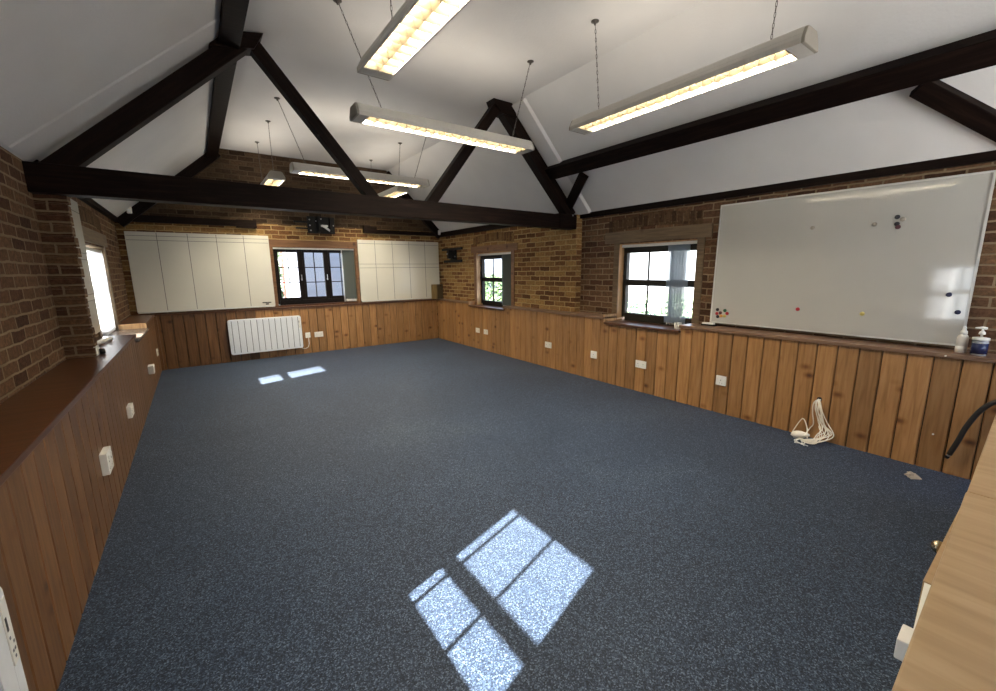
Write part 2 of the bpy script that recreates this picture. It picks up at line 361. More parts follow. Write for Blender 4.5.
# ================================================================== THE SETTING
# window openings: (from, to) along the wall
WLN, WLF = (0.425, 1.45), (5.84, 6.95)
WRN, WRF = (2.54, 3.60), (5.80, 6.91)
WEN = (1.175, 2.60)
ZB, ZT = 0.83, 1.83

MB().box(-1.3, 5.1, YN-0.1, YB+0.4, -0.12, 0.0).build('floor', M_CARPET, kind='structure')

def wall_y(x0, x1, ya, yb, zt, opens, mb):
    """wall running along y with openings"""
    ys = [ya]
    for a, b in opens: ys += [a, b]
    ys.append(yb)
    for i in range(0, len(ys), 2): mb.box(x0, x1, ys[i], ys[i+1], -0.1, zt)
    for a, b in opens:
        mb.box(x0, x1, a, b, -0.1, ZB-0.03); mb.box(x0, x1, a, b, ZT, zt)
    return mb
wl = wall_y(XL-0.16, XL, YN-0.1, YB+0.4, EAVE+0.05, [WLN, WLF], MB())
wl.build('wall_left', M_BRICK, kind='structure')
wr = wall_y(XRB, XRB+0.17, YN-0.1, 4.28, EAVE-0.02, [WRN], MB())
wr.build('wall_right', M_BRICK, kind='structure')
wr2 = wall_y(XRP, XRP+0.18, 4.28, YB+0.4, EAVE-0.02, [WRF], MB())
wr2.build('wall_right_far', M_BRICKLIT, kind='structure')
# end wall with its gable
we = MB()
zt = EAVE+0.05
we.box(XL-0.34, WEN[0], YB, YB+0.34, -0.1, zt); we.box(WEN[1], XRB+0.34, YB, YB+0.34, -0.1, zt)
we.box(WEN[0], WEN[1], YB, YB+0.34, -0.1, 0.90); we.box(WEN[0], WEN[1], YB, YB+0.34, 1.955, zt)
we.build('wall_end', M_BRICKLIT, kind='structure'); we = MB()
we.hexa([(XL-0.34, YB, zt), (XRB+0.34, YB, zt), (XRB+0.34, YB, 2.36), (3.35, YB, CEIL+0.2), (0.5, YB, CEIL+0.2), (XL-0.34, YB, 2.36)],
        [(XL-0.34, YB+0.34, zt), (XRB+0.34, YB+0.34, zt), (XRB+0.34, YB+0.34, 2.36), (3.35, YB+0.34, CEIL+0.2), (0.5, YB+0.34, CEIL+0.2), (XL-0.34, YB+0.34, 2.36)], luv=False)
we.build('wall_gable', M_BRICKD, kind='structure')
FILL_OPEN = (2.55, 4.45)      # added unseen opening behind the camera, lets daylight reach the ceiling
nw = MB(); nw.box(XL-0.34, FILL_OPEN[0], YN-0.2, YN, -0.1, CEIL+0.2); nw.box(FILL_OPEN[1], XRB+0.34, YN-0.2, YN, -0.1, CEIL+0.2)
nw.box(FILL_OPEN[0], FILL_OPEN[1], YN-0.2, YN, -0.1, 0.95); nw.box(FILL_OPEN[0], FILL_OPEN[1], YN-0.2, YN, 2.35, CEIL+0.2); nw.build('wall_near', M_PLASTER, kind='structure')

# ceiling: flat part and two slopes
TH = 0.16
ce = MB()
Yc0, Yc1 = YN-0.1, YB+0.05
def slab(p, q, off):
    (x0, z0), (x1, z1) = p, q; ox, oz = off
    ce.hexa([(x0, Yc0, z0), (x1, Yc0, z1), (x1+ox, Yc0, z1+oz), (x0+ox, Yc0, z0+oz)],
            [(x0, Yc1, z0), (x1, Yc1, z1), (x1+ox, Yc1, z1+oz), (x0+ox, Yc1, z0+oz)], luv=False)
slab((0.5, CEIL), (3.35, CEIL), (0, TH))
slab((-1.10, 2.078), (0.5, CEIL), (-0.11, 0.12))
slab((3.35, CEIL), (5.03, 1.813), (0.11, 0.12))
ce.build('ceiling', M_PLASTER, kind='structure', weld=False)

# plastered boxing that follows the truss up each slope, on the camera side
bx = MB()
def boxing(x0, z0, x1, z1, ya, yb, d):
    n = Vector((-(z1-z0), 0, x1-x0)).normalized()
    if n.z > 0: n = -n
    A = [(x0, ya, z0), (x0, yb, z0), (x0+n.x*d, yb, z0+n.z*d), (x0+n.x*d, ya+0.02, z0+n.z*d)]
    B = [(x1, ya, z1), (x1, yb, z1), (x1+n.x*d, yb, z1+n.z*d), (x1+n.x*d, ya+0.02, z1+n.z*d)]
    bx.hexa(A, B, luv=False)
boxing(4.545, 2.30, 3.36, 3.49, 4.06, 4.30, 0.035)
boxing(-0.84, 2.305, 0.40, 3.41, 3.98, 4.30, 0.008)
bx.build('trim_1', M_PLASTER, kind='structure')

# piers below the truss, with brick ends that vary in length
def pier(name, x_in, x_wall, y0, y1, m):
    mb = MB(); k = 0; z = HL
    while z < 2.085:
        z1 = min(z+0.066, 2.085); j = random.uniform(-0.006, 0.006); e = 0.0 if k % 2 else 0.008
        if x_in > x_wall: mb.box(x_wall-0.01, x_in+j, y0+random.uniform(-0.004, 0.004), y1+j+e, z, z1)
        else: mb.box(x_in+j, x_wall+0.01, y0, y1, z, z1)
        if z1 < 2.08:
            if x_in > x_wall: mb.box(x_wall-0.01, x_in-0.012, y0+0.006, y1-0.008, z1, z1+0.010)
        z = z1+0.010; k += 1
    mb.build(name, m, kind='structure', bevel=0.004, weld=True)
pier('trim_2', -0.69, XL, 4.40, 4.50, M_BRICK)

# wall plates (dark timber at the top of the side walls)
MB().hexa([(4.55, YN, 2.226), (4.70, YN, 2.232), (4.70, YN, 2.25), (4.55, YN, 2.31)], [(4.55, YT, 2.226), (4.70, YT, 2.232), (4.70, YT, 2.25), (4.55, YT, 2.31)]).build('trim_3', M_TIMBER, kind='structure')
MB().box(XRP-0.05, XRP+0.05, YT+0.16, YB-0.02, 2.235, 2.33).build('trim_4', M_TIMBER, kind='structure')
MB().box(XL-0.05, XL+0.05, YT+0.16, YB-0.02, 2.27, 2.33).build('trim_5', M_TIMBER, kind='structure')

# wainscot: tongued boards with V joints, cut lower under the side windows
def boards(name, m, axis, face, a0, a1, outward, cut=None, BW=BW, off=0.0):
    """axis 'y': boards stand side by side along y on plane x=face; outward = direction into the room (+1/-1)"""
    mb = MB(); k0 = math.floor((a0-off)/BW); t, c, g = 0.02, 0.008, 0.006
    k = k0
    while k*BW+off < a1:
        u0_ = max(k*BW+off, a0)+g/2; u1_ = min((k+1)*BW+off, a1)-g/2; k += 1
        if u1_-u0_ < 0.012: continue
        cs = [c_ for c_ in (cut or ()) if u0_ < c_ < u1_]
        for u0, u1 in zip([u0_]+cs, cs+[u1_]):
            if u1-u0 < 0.008: continue
            zt = 0.80 if cut and cut[0] <= (u0+u1)/2 <= cut[1] else HW
            prof = [(u0, -t), (u1, -t), (u1, -c), (u1-min(c*0.8, (u1-u0)*0.3), 0), (u0+min(c*0.8, (u1-u0)*0.3), 0), (u0, -c)]
            def P(u, d, z):
                return (face + outward*d, u, z) if axis == 'y' else (u, face + outward*d, z)
            A = [P(u, d, 0.0) for u, d in prof]; B = [P(u, d, zt) for u, d in prof]
            n = len(A)
            for i in range(n):
                j = (i+1) % n
                uvs = [(prof[i][0], 0), (prof[j][0], 0), (prof[j][0], zt), (prof[i][0], zt)]
                if prof[i][0] == prof[j][0]:
                    e = 0.002 if prof[i][0] == u0 else -0.002
                    uvs = [(q[0]+e, q[1]) for q in uvs]
                mb.face([A[i], A[j], B[j], B[i]], uvs)
            mb.face(B, [(u, zt) for u, d in prof])
    o = mb.build(name, m, kind='structure')
    return o
def backing(mb, axis, face, a0, a1, outward, cut=None):
    segs = [(a0, a1, HW-0.005)]
    if cut: segs = [(a0, cut[0], HW-0.005), (cut[0], cut[1], 0.795), (cut[1], a1, HW-0.005)]
    for s0, s1, z in segs:
        lo, hi = sorted((face - outward*0.02, face - outward*0.04))
        if axis == 'y': mb.box(lo, hi, s0, s1, 0.0, z)
        else: mb.box(s0, s1, lo, hi, 0.0, z)
CL = (WLF[0]-0.05, WLF[1]+0.05); CR1 = (2.54, 3.60); CR2 = (5.87, 7.01)
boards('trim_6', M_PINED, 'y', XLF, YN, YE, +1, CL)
r = boards('trim_7', M_PINE, 'y', XR, YN, 4.75, -1, CR1, BR, OR)
boards('trim_8', M_PINE, 'y', XR, 4.75, YE, -1, CR2, BR, OR)
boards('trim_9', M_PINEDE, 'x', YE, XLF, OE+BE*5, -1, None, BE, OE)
boards('trim_10', M_PINEE, 'x', YE, OE+BE*5, XR, -1, None, BE, OE)
bk = MB(); backing(bk, 'y', XLF, YN, YE+0.03, 1, CL); backing(bk, 'y', XR, YN, 4.75, -1, CR1); backing(bk, 'y', XR, 4.75, YE+0.03, -1, CR2); backing(bk, 'x', YE, XLF, XR, -1)
bk.build('trim_11', M_SLOT, kind='structure', weld=False)
MB().box(XLF, XLF+0.035, YE-0.03, YE-0.001, 0.0, HW).build('trim_12', M_PINED, kind='structure')

# ledges on top of the wainscot
def ledge(name, segs, m):
    mb = MB()
    for s in segs: mb.box(*s)
    return mb.build(name, m, kind='structure', bevel=0.004)
ledge('trim_13', [(XL, XLF+0.015, YN, WLF[0]-0.05, HW, HL)], M_LEDGE)
ledge('trim_14', [(XL, XLF+0.012, WLF[1]+0.05, YB, HW, HL)], M_LEDGE)
ledge('trim_15', [(XR-0.02, XRB, YN, CR1[0], HW, HL)], M_LEDGER)
ledge('trim_16', [(XR-0.02, XRB, CR1[1], 4.28, HW, HL), (XR-0.02, XRP, 4.28, CR2[0], HW, HL)], M_LEDGER)
ledge('trim_17', [(XR-0.02, XRP, CR2[1], YB, HW, HL)], M_LEDGER)
ledge('trim_18', [(XLF+0.012, XR-0.02, YE-0.02, YB, HW, HL)], M_LEDGE)
# upright end pieces where the ledge stops at each lowered sill
MB().box(XL-0.1, XLF+0.012, WLF[1]+0.03, WLF[1]+0.05, 0.80, HL).build('trim_19', M_REVEAL, kind='structure')
MB().box(XR-0.01, XRB+0.06, CR1[1], CR1[1]+0.02, 0.82, 0.918).build('trim_20', M_REVEAL, kind='structure')
MB().box(XR-0.01, XRP+0.06, CR2[1]-0.02, CR2[1], 0.82, 0.915).build('trim_21', M_REVEAL, kind='structure')
MB().box(XR+0.01, XRB, CR1[0]-0.02, CR1[0]-0.001, 0.82, HW).build('trim_22', M_REVEAL, kind='structure')

# soldier courses over the side windows
def soldier(name, x, y0, y1, z0, z1, d):
    mb = MB(); n = int((y1-y0)/0.076)
    for i in range(n):
        a = y0+i*0.076; c = (i-(n-1)/2)/(n/2); dz = 0.05*(1-c*c)
        lo, hi = sorted((x+d*0.006, x-d*0.03)); mb.box(lo, hi, a+0.005, a+0.071, z0+dz, z1+dz)
    return mb.build(name, brick_soldier, kind='structure', bevel=0.004)
brick_soldier = M_SOLDIER
soldier('trim_23', XRB, 2.50, 3.80, 1.985, 2.135, -1)
brick_soldier = brick_mat('lamplit_soldier_brick', (0.16, 0.08, 0.035), (0.24, 0.145, 0.06), (0.24, 0.145, 0.06), rot=True)  # far course carries the same lamp-light yellow in its colour
soldier('trim_24', XRP, 5.72, 7.02, 1.985, 2.135, -1)
brick_soldier = M_SOLDIER
soldier('trim_25', XL, 5.75, 7.05, 2.02, 2.17, 1)

# carpet seams (hairline joints between the carpet widths)
# ------------------------------------------------------------------ windows
def window_side(name, xin, sgn, y0, y1, mframe, depth=0.11, ztop=1.79, chain=True, mlin=None, rail=0.07, tz=0.0, tb=0.0, lh=0.165, lw=(0.16, 0.24)):
    mlin = mlin or M_LINTEL
    """window in a wall that runs along y; sgn = +1 outside is +x"""
    W = struct_empty(name, (xin, (y0+y1)/2, ZB))
    X = lambda d: xin + sgn*d
    def B(mb, d0, d1, *r):
        lo, hi = sorted((X(d0), X(d1))); return mb.box(lo, hi, *r)
    g = depth
    fr = MB(); t = 0.05; zb, ztp = 0.87, ztop
    for a, b in ((y0, y0+t), (y1-t, y1)): B(fr, g-0.02, g+0.05, a, b, zb, ztp)
    B(fr, g-0.02, g+0.05, y0+t, y1-t, ztp-rail, ztp+0.02); B(fr, g-0.02, g+0.05, y0+t, y1-t, zb-0.045, zb+0.06)
    fo = fr.build('frame', mframe, W, bevel=0.003)
    tr = MB(); B(tr, g-0.01, g+0.03, y0+t, y1-t, 1.296+tz+tb, 1.374+tz); tr.build('transom', mframe, W, bevel=0.002)
    mu = MB(); n = 3; span = (y1-y0-2*t)/n
    for i in (1, 2):
        c = y0+t+i*span; B(mu, g, g+0.02, c-0.009, c+0.009, zb+0.045, 1.30+tz); B(mu, g, g+0.02, c-0.009, c+0.009, 1.362+tz, ztp-0.035)
    mu.build('glazing_bar', mframe, W)
    pn = MB(); xx = X(g+0.012); pn.face([(xx, y0+t, zb+0.02), (xx, y1-t, zb+0.02), (xx, y1-t, ztp-0.01), (xx, y0+t, ztp-0.01)])
    pn.build('pane', M_GLASS, W)
    rv = MB(); B(rv, -0.004, g+0.06, y1-0.002, y1+0.018, ZB, ZT); B(rv, -0.004, g+0.06, y0-0.018, y0+0.002, ZB, ZT); B(rv, -0.004, g+0.03, y0, y1, ZT-0.006, ZT+0.006)
    rv.build('reveal', M_REVEAL if sgn > 0 else M_LINTELO, W)
    ca = MB(); B(ca, -0.014, 0.0, y1, y1+0.085, HL-0.06, ZT+0.02); B(ca, -0.014, 0.0, y0-0.085, y0, HL, ZT+0.02)
    ca.build('casing', mlin, W)
    li = MB(); B(li, -0.02, 0.1, y0-lw[0], y1+lw[1], ZT+0.02, ZT+lh); li.build('lintel', mlin, W, bevel=0.003)
    hd = MB()
    if chain:
        pts = [(X(0.06), y1-0.045+0.02*math.sin(q*1.3), 1.72-q*0.05) for q in range(9)]
        hd.tube(pts, 0.005, 6); hd.build('blind_chain', M_BLACK, W)
    return W
w1 = window_side('window_1', XRB, 1, WRN[0], WRN[1], M_FRAMEG, mlin=M_LINTELO)
w2 = window_side('window_2', XRP, 1, WRF[0], WRF[1], M_FRAME, lh=0.135, lw=(0.17, 0.17))
w3 = window_side('window_3', XL, -1, WLF[0], WLF[1], M_FRAME, ztop=1.855, rail=0.042, tz=0.030, tb=0.022, chain=False, mlin=M_LINTELO)
w4 = window_side('window_4', XL, -1, WLN[0], WLN[1], M_FRAME, ztop=1.855, rail=0.042, tz=0.030, tb=0.022, chain=False)
def sill(W, x0, x1, y0, y1, z0, z1, m):
    MB().box(x0, x1, y0, y1, z0, z1).build('window_sill', m, W, bevel=0.004)
sill(w1, XR-0.03, XRB+0.13, CR1[0]+0.002, CR1[1]-0.002, 0.800, 0.828, M_LEDGE)
sill(w2, XR-0.03, XRP+0.13, CR2[0]-0.04, CR2[1]-0.022, 0.812, 0.838, M_LEDGE)
sill(w3, XL-0.13, XLF+0.03, WLF[0]-0.048, WLF[1]+0.028, 0.800, 0.828, M_GREYSILL)
sill(w4, XL-0.13, XL-0.002, WLN[0], WLN[1], 0.850, HL, M_GREYSILL)

# end window: three casements with leaded-style bars
WE = struct_empty('window_5', (1.89, YB, 0.92))
zb, ztp = 0.945, 1.94
fr = MB(); g = YB+0.05
fr.box(1.175, 1.215, g, g+0.07, zb, ztp); fr.box(2.56, 2.60, g, g+0.07, zb, ztp); fr.box(1.215, 2.56, g, g+0.07, ztp-0.035, ztp); fr.box(1.215, 2.56, g-0.02, g+0.07, zb-0.02, zb+0.06)
for c in (1.628, 2.083): fr.box(c-0.028, c+0.028, g, g+0.07, zb, ztp-0.035)
fr.build('frame', M_FRAME, WE, bevel=0.003)
for a, b in ((1.215, 1.600), (1.656, 2.055), (2.111, 2.56)):
    s = MB(); t = 0.032; z0, z1 = zb+0.06, ztp-0.035
    s.box(a, a+t, g-0.012, g+0.03, z0, z1); s.box(b-t, b, g-0.012, g+0.03, z0, z1); s.box(a+t, b-t, g-0.012, g+0.03, z0, z0+0.05); s.box(a+t, b-t, g-0.012, g+0.03, z1-t, z1)
    so_ = s.build('casement', M_FRAME, WE)
    gb = MB(); c = (a+b)/2; gb.box(c-0.008, c+0.008, g, g+0.02, z0+0.05, z1-t)
    for k in (1, 2): zz = z0+0.05+(z1-t-z0-0.05)*k/3; gb.box(a+t, b-t, g+0.002, g+0.018, zz-0.008, zz+0.008)
    sub('glazing_bar', gb, M_FRAME, so_, WE)
    pn = MB(); pn.face([(a, g+0.01, z0), (b, g+0.01, z0), (b, g+0.01, z1), (a, g+0.01, z1)]); sub('pane', pn, M_GLASS, so_, WE)
    if a < 2.1:
        hd = MB(); hd.box(b+0.0, b+0.02, g-0.035, g-0.012, 1.37, 1.40); hd.box(b+0.004, b+0.014, g-0.05, g-0.03, 1.36, 1.47); sub('handle', hd, M_STEEL, so_, WE, bevel=0.003)
MB().box(1.10, 1.175, YB-0.015, YB+0.0, HL, 2.06).build('casing', M_LINTEL, WE)
MB().box(2.60, 2.66, YB-0.015, YB+0.0, HL, 2.06).build('casing', M_LINTEL, WE)
MB().box(1.10, 2.66, YB-0.02, YB+0.1, 1.955, 2.085).build('lintel', M_LINTEL, WE, bevel=0.003)
MB().box(1.175, 2.60, YB, YB+0.12, 0.895, 0.925).build('window_sill', M_LEDGE, WE, bevel=0.003)
MB().box(1.16, 1.176, YB, YB+0.12, 0.925, 1.955).build('reveal', M_REVEAL, WE)
MB().box(2.599, 2.615, YB, YB+0.12, 0.925, 1.955).build('reveal', M_REVEAL, WE)

# ------------------------------------------------------------------ outside
MB().box(-40, 40, -30, 60, -0.6, -0.45).build('ground', M_GROUND, kind='structure')
bd = thing('weatherboard_building', 'pale weatherboard building seen through the three-light end window', 'building', (4.5, 13.0, -0.45))
cl = MB(); z = -0.45
while z < 4.2:
    cl.hexa([(1.95, 13.0, z), (1.95, 12.955, z), (1.95, 12.985, z+0.19), (1.95, 13.0, z+0.19)], [(6.5, 13.0, z), (6.5, 12.955, z), (6.5, 12.985, z+0.19), (6.5, 13.0, z+0.19)]); z += 0.18
cl.box(1.95, 6.5, 13.0, 13.5, -0.45, 4.3)
cl.build('weatherboard_wall', M_WEATHER, bd, weld=False)
bd.rotation_euler.z = 0.42; bd.location.x += 0.12
rf = MB(); rf.hexa([(1.7, 12.6, 4.2), (6.8, 12.6, 4.2), (6.8, 13.6, 4.9), (1.7, 13.6, 4.9)], [(1.7, 12.6, 4.32), (6.8, 12.6, 4.32), (6.8, 13.6, 5.02), (1.7, 13.6, 5.02)]); rf.build('roof', M_LINTEL, bd)
pc = thing('glazed_porch', 'red framed glazed porch beyond the left end casement', 'porch', (1.8, 14.4, -0.45))
pm = MB()
for x in (1.3, 1.75, 2.2): pm.box(x, x+0.07, 14.4, 14.5, -0.45, 2.3)
pm.box(1.3, 2.27, 14.4, 14.5, 2.2, 2.32); pm.box(1.3, 2.27, 14.4, 14.5, 0.55, 0.65)
pm.build('frame', M_PORCH, pc)
MB().box(1.37, 2.2, 14.45, 14.55, -0.45, 0.55).build('wall', M_WHITE, pc)

def hedge(name, label, cat, x0, x1, y0, y1, z0, z1, n, group=None):
    bm = bmesh.new(); rs = random.Random(hash(name) % 999 + n)
    for i in range(n):
        c = Vector((rs.uniform(x0, x1), rs.uniform(y0, y1), rs.uniform(z0, z1))); d = Vector((rs.gauss(0, 1), rs.gauss(0, 1), rs.gauss(0, 1))).normalized(); e = d.orthogonal().normalized(); L = rs.uniform(0.07, 0.13)
        vs = [bm.verts.new(c + d*L), bm.verts.new(c + e*L*0.45), bm.verts.new(c - d*L), bm.verts.new(c - e*L*0.45)]
        bm.faces.new(vs)
    me = bpy.data.meshes.new(name); bm.to_mesh(me); bm.free(); me.materials.append(M_LEAF)
    o = bpy.data.objects.new(name, me); COL.objects.link(o); tag(o, label, cat, group); return o
M_LEAFD = M_LEAF.copy()
for _n in M_LEAFD.node_tree.nodes:
    if _n.type == 'VALTORGB':
        for _e, _k in zip(_n.color_ramp.elements, ((0.02, 0.045, 0.015), (0.055, 0.10, 0.035), (0.16, 0.23, 0.10))): _e.color = (*_k, 1)
h_ = hedge('hedge', 'leafy green hedge outside the narrow dark window in the right wall', 'hedge', 7.6, 8.8, 7.5, 16, -0.45, 1.35, 9000); h_.data.materials.clear(); h_.data.materials.append(M_LEAFD)
hedge('shrub', 'green shrub outside the wide window in the right wall', 'shrub', 8.5, 10.0, 4.0, 7.2, -0.45, 0.9, 2500)
hedge('bush', 'green bush beside the porch outside the end window', 'bush', 0.9, 1.95, 12.7, 13.5, -0.45, 2.4, 2200).data.materials[0] = M_LEAFD

gb_ = thing('outbuilding', 'grey-blue outbuilding above the hedge outside the narrow right window', 'building', (12.5, 17.0, -0.45))
MB().box(12.0, 13.0, 11.0, 26.0, -0.45, 3.6).build('wall', M_WEATHERD, gb_)
MB().hexa([(11.7, 10.8, 3.5), (13.4, 10.8, 4.6), (13.4, 10.8, 4.7), (11.7, 10.8, 3.6)], [(11.7, 26.2, 3.5), (13.4, 26.2, 4.6), (13.4, 26.2, 4.7), (11.7, 26.2, 3.6)]).build('roof', M_LINTEL, gb_)
# ------------------------------------------------------------------ vertical blinds
def blind_y(label, x, y0, y1, ys, m, z0, z1, headw=0.034, group=None, tilt=0.5, wgt=True):
    """headrail along y at x, slats at positions ys"""
    T = thing('vertical_blind', label, 'blind', (x, (y0+y1)/2, z1), group)
    MB().box(x-0.02, x+0.02, y0, y1, z1, z1+headw).build('headrail', M_WHITE, T, bevel=0.004)
    for i, y in enumerate(ys):
        s = MB(); dx, dy = 0.042*math.cos(tilt), 0.042*math.sin(tilt); n = 6
        for k in range(n):
            a, b = k/n, (k+1)/n
            f = lambda t: (x+dx*(2*t-1), y+dy*(2*t-1)+0.006*math.sin(t*math.pi))
            (xa, ya), (xb, yb) = f(a), f(b)
            s.face([(xa, ya, z0), (xb, yb, z0), (xb, yb, z1), (xa, ya, z1)], smooth=True)
        so_ = s.build('slat', m, T)
        if wgt:
            q = MB().box(x-abs(dx)*0.9, x+abs(dx)*0.9, y-0.003, y+0.003, z0-0.02, z0+0.012); sub('weight', q, M_WHITE, so_, T)
    return T
blind_y('white headrail with a bunch of blue-grey sheer slats in the wide right-hand window', XRB+0.05, WRN[0], WRN[1]-0.01, [2.70+i*0.036 for i in range(6)], M_BLINDB, 0.86, 1.79, tilt=-0.95)
blind_y('white headrail with grey-green slats stacked in the narrow right-hand window', XRP+0.05, WRF[0], WRF[1]-0.01, [5.85+i*0.03 for i in range(9)], M_BLINDG, 0.875, 1.79, tilt=-1.0)
blind_y('white slatted blind bunched in the left wall window past the brick pier', XL-0.032, WLF[0], WLF[1], [6.36+i*0.034 for i in range(17)], M_BLINDW, 0.86, 1.765, tilt=0.95)
blind_y('white headrail and bunched white slats in the left wall window beside the camera', XL-0.05, WLN[0], WLN[1], [1.212+i*0.036 for i in range(7)], M_BLINDW, 0.92, 1.765, tilt=1.25)
T = thing('vertical_blind', 'white headrail with grey-green slats at the right side of the end window', 'blind', (1.89, YB+0.02, 1.9))
MB().box(1.18, 2.595, YB-0.005, YB+0.03, 1.925, 1.953).build('headrail', M_WHITE, T, bevel=0.003)
for i in range(9):
    x = 2.40+i*0.022; s = MB()
    s.face([(x-0.028, YB+0.045, 0.975), (x+0.028, YB+0.012, 0.975), (x+0.028, YB+0.012, 1.925), (x-0.028, YB+0.045, 1.925)])
    so_ = s.build('slat', M_BLINDG, T); sub('weight', MB().box(x-0.012, x+0.012, YB+0.018, YB+0.034, 0.935, 0.985), M_WHITE, so_, T)
s = MB().box(2.355, 2.368, YB+0.01, YB+0.04, 0.935, 1.925); s.build('edge_slat', M_BLINDW, T)

# ================================================================== ROOF TIMBERS
tr = thing('roof_truss', 'black-brown timber roof truss spanning the middle of the room', 'roof truss', (1.85, YT+0.075, 2.085))
tb = MB(); tb.hexa([(XL-0.02, YT, 2.085), (XL-0.02, YT+0.15, 2.085), (XL-0.02, YT+0.15, 2.285), (XL-0.02, YT, 2.285)],
                   [(4.575, YT, 2.085), (4.575, YT+0.15, 2.085), (4.575, YT+0.15, 2.265), (4.575, YT, 2.265)])
tb.build('tie_beam', M_TIMBER, tr, bevel=0.008)
MB().box(4.17, 4.58, YT-0.015, YT+0.165, 2.08, 2.275).build('end_block', M_TIMBER, tr, bevel=0.006)
def bar(name, x0, z0, x1, z1, hgt, y0=YT+0.01, y1=YT+0.14, parent=tr):
    return MB().beam((x0, (y0+y1)/2, z0), (x1, (y0+y1)/2, z1), y1-y0, hgt, (0, 1, 0)).build(name, M_TIMBER, parent, bevel=0.006)
bar('rafter', -0.75, 2.225, 0.56, 3.43, 0.135)
bar('rafter', 4.44, 2.26, 3.27, 3.43, 0.155)
bar('strut', 0.60, 3.44, 1.60, 2.235, 0.105, YT+0.02, YT+0.13)
bar('strut', 3.16, 3.44, 2.21, 2.235, 0.11, YT+0.02, YT+0.13)
MB().hexa([(0.30, YT-0.01, 3.30), (0.62, YT-0.01, 3.36), (0.70, YT-0.01, 3.495), (0.36, YT-0.01, 3.43)],
          [(0.30, YT+0.15, 3.30), (0.62, YT+0.15, 3.36), (0.70, YT+0.15, 3.495), (0.36, YT+0.15, 3.43)]).build('joint_block', M_TIMBER, tr)
MB().hexa([(3.20, YT-0.01, 3.36), (3.42, YT-0.01, 3.34), (3.385, YT-0.01, 3.45), (3.34, YT-0.01, 3.497), (3.07, YT-0.01, 3.497), (3.10, YT-0.01, 3.44)],
          [(3.20, YT+0.15, 3.36), (3.42, YT+0.15, 3.34), (3.385, YT+0.15, 3.45), (3.34, YT+0.15, 3.497), (3.07, YT+0.15, 3.497), (3.10, YT+0.15, 3.44)]).build('joint_block', M_TIMBER, tr)
MB().lathe((4.41, YT-0.016, 2.262), [(0.012, 0), (0.012, 0.006), (0.006, 0.01)], (0, -1, 0), 10).build('bolt', M_STEEL, tr)
tr2 = thing('roof_truss', 'dark end truss lying flat against the brick gable at the end of the room', 'roof truss', (1.85, YB-0.04, 2.27))
MB().beam((-0.83, YB-0.05, 2.27), (0.50, YB-0.05, 3.435), 0.09, 0.19, (0, 1, 0)).build('rafter', M_TIMBER, tr2)
MB().beam((4.50, YB-0.05, 2.27), (3.33, YB-0.05, 3.44), 0.09, 0.17, (0, 1, 0)).build('rafter', M_TIMBER, tr2)
MB().box(XL, 0.66, YB-0.07, YB, 2.285, 2.385).box(0.66, 0.96, YB-0.07, YB, 2.265, 2.392).build('tie_beam', M_TIMBER, tr2, weld=False)
MB().box(2.80, 3.06, YB-0.07, YB, 2.265, 2.395).box(3.06, 4.48, YB-0.07, YB, 2.262, 2.335).build('tie_beam', M_TIMBER, tr2, weld=False)
for q, lab in ((MB().box(0.37, 0.515, YN, YB, 3.33, 3.498), 'dark timber purlin along the top of the left ceiling slope'),):
    tag(q.build('purlin', M_TIMBER, bevel=0.006), lab, 'purlin')
s_ = Vector((0.707, 0, -0.707)); n_ = Vector((-0.707, 0, -0.707))
p_ = Vector((3.965, 0, 2.876)); a = [p_ + n_*-0.04, p_ + s_*0.165 + n_*-0.04, p_ + s_*0.165 + n_*0.10, p_ + n_*0.10]
o = MB().hexa([v + Vector((0, YN, 0)) for v in a], [v + Vector((0, YT+0.03, 0)) for v in a]).build('purlin', M_TIMBER, bevel=0.006)
tag(o, 'heavy dark timber purlin across the middle of the right ceiling slope', 'purlin')
def brace(p0, p1, label):
    o = MB().beam(p0, p1, 0.06, 0.125, (-0.707, 0, -0.707)).build('brace', M_TIMBER, bevel=0.005); tag(o, label, 'wind brace')
brace((4.42, 4.42, 2.345), (4.09, 3.80, 2.675), 'slanting dark brace rising from the truss end to the right purlin')
brace((4.535, 0.28, 2.275), (4.08, 0.80, 2.705), 'slanting dark brace at the upper right edge, below the near end of the purlin')

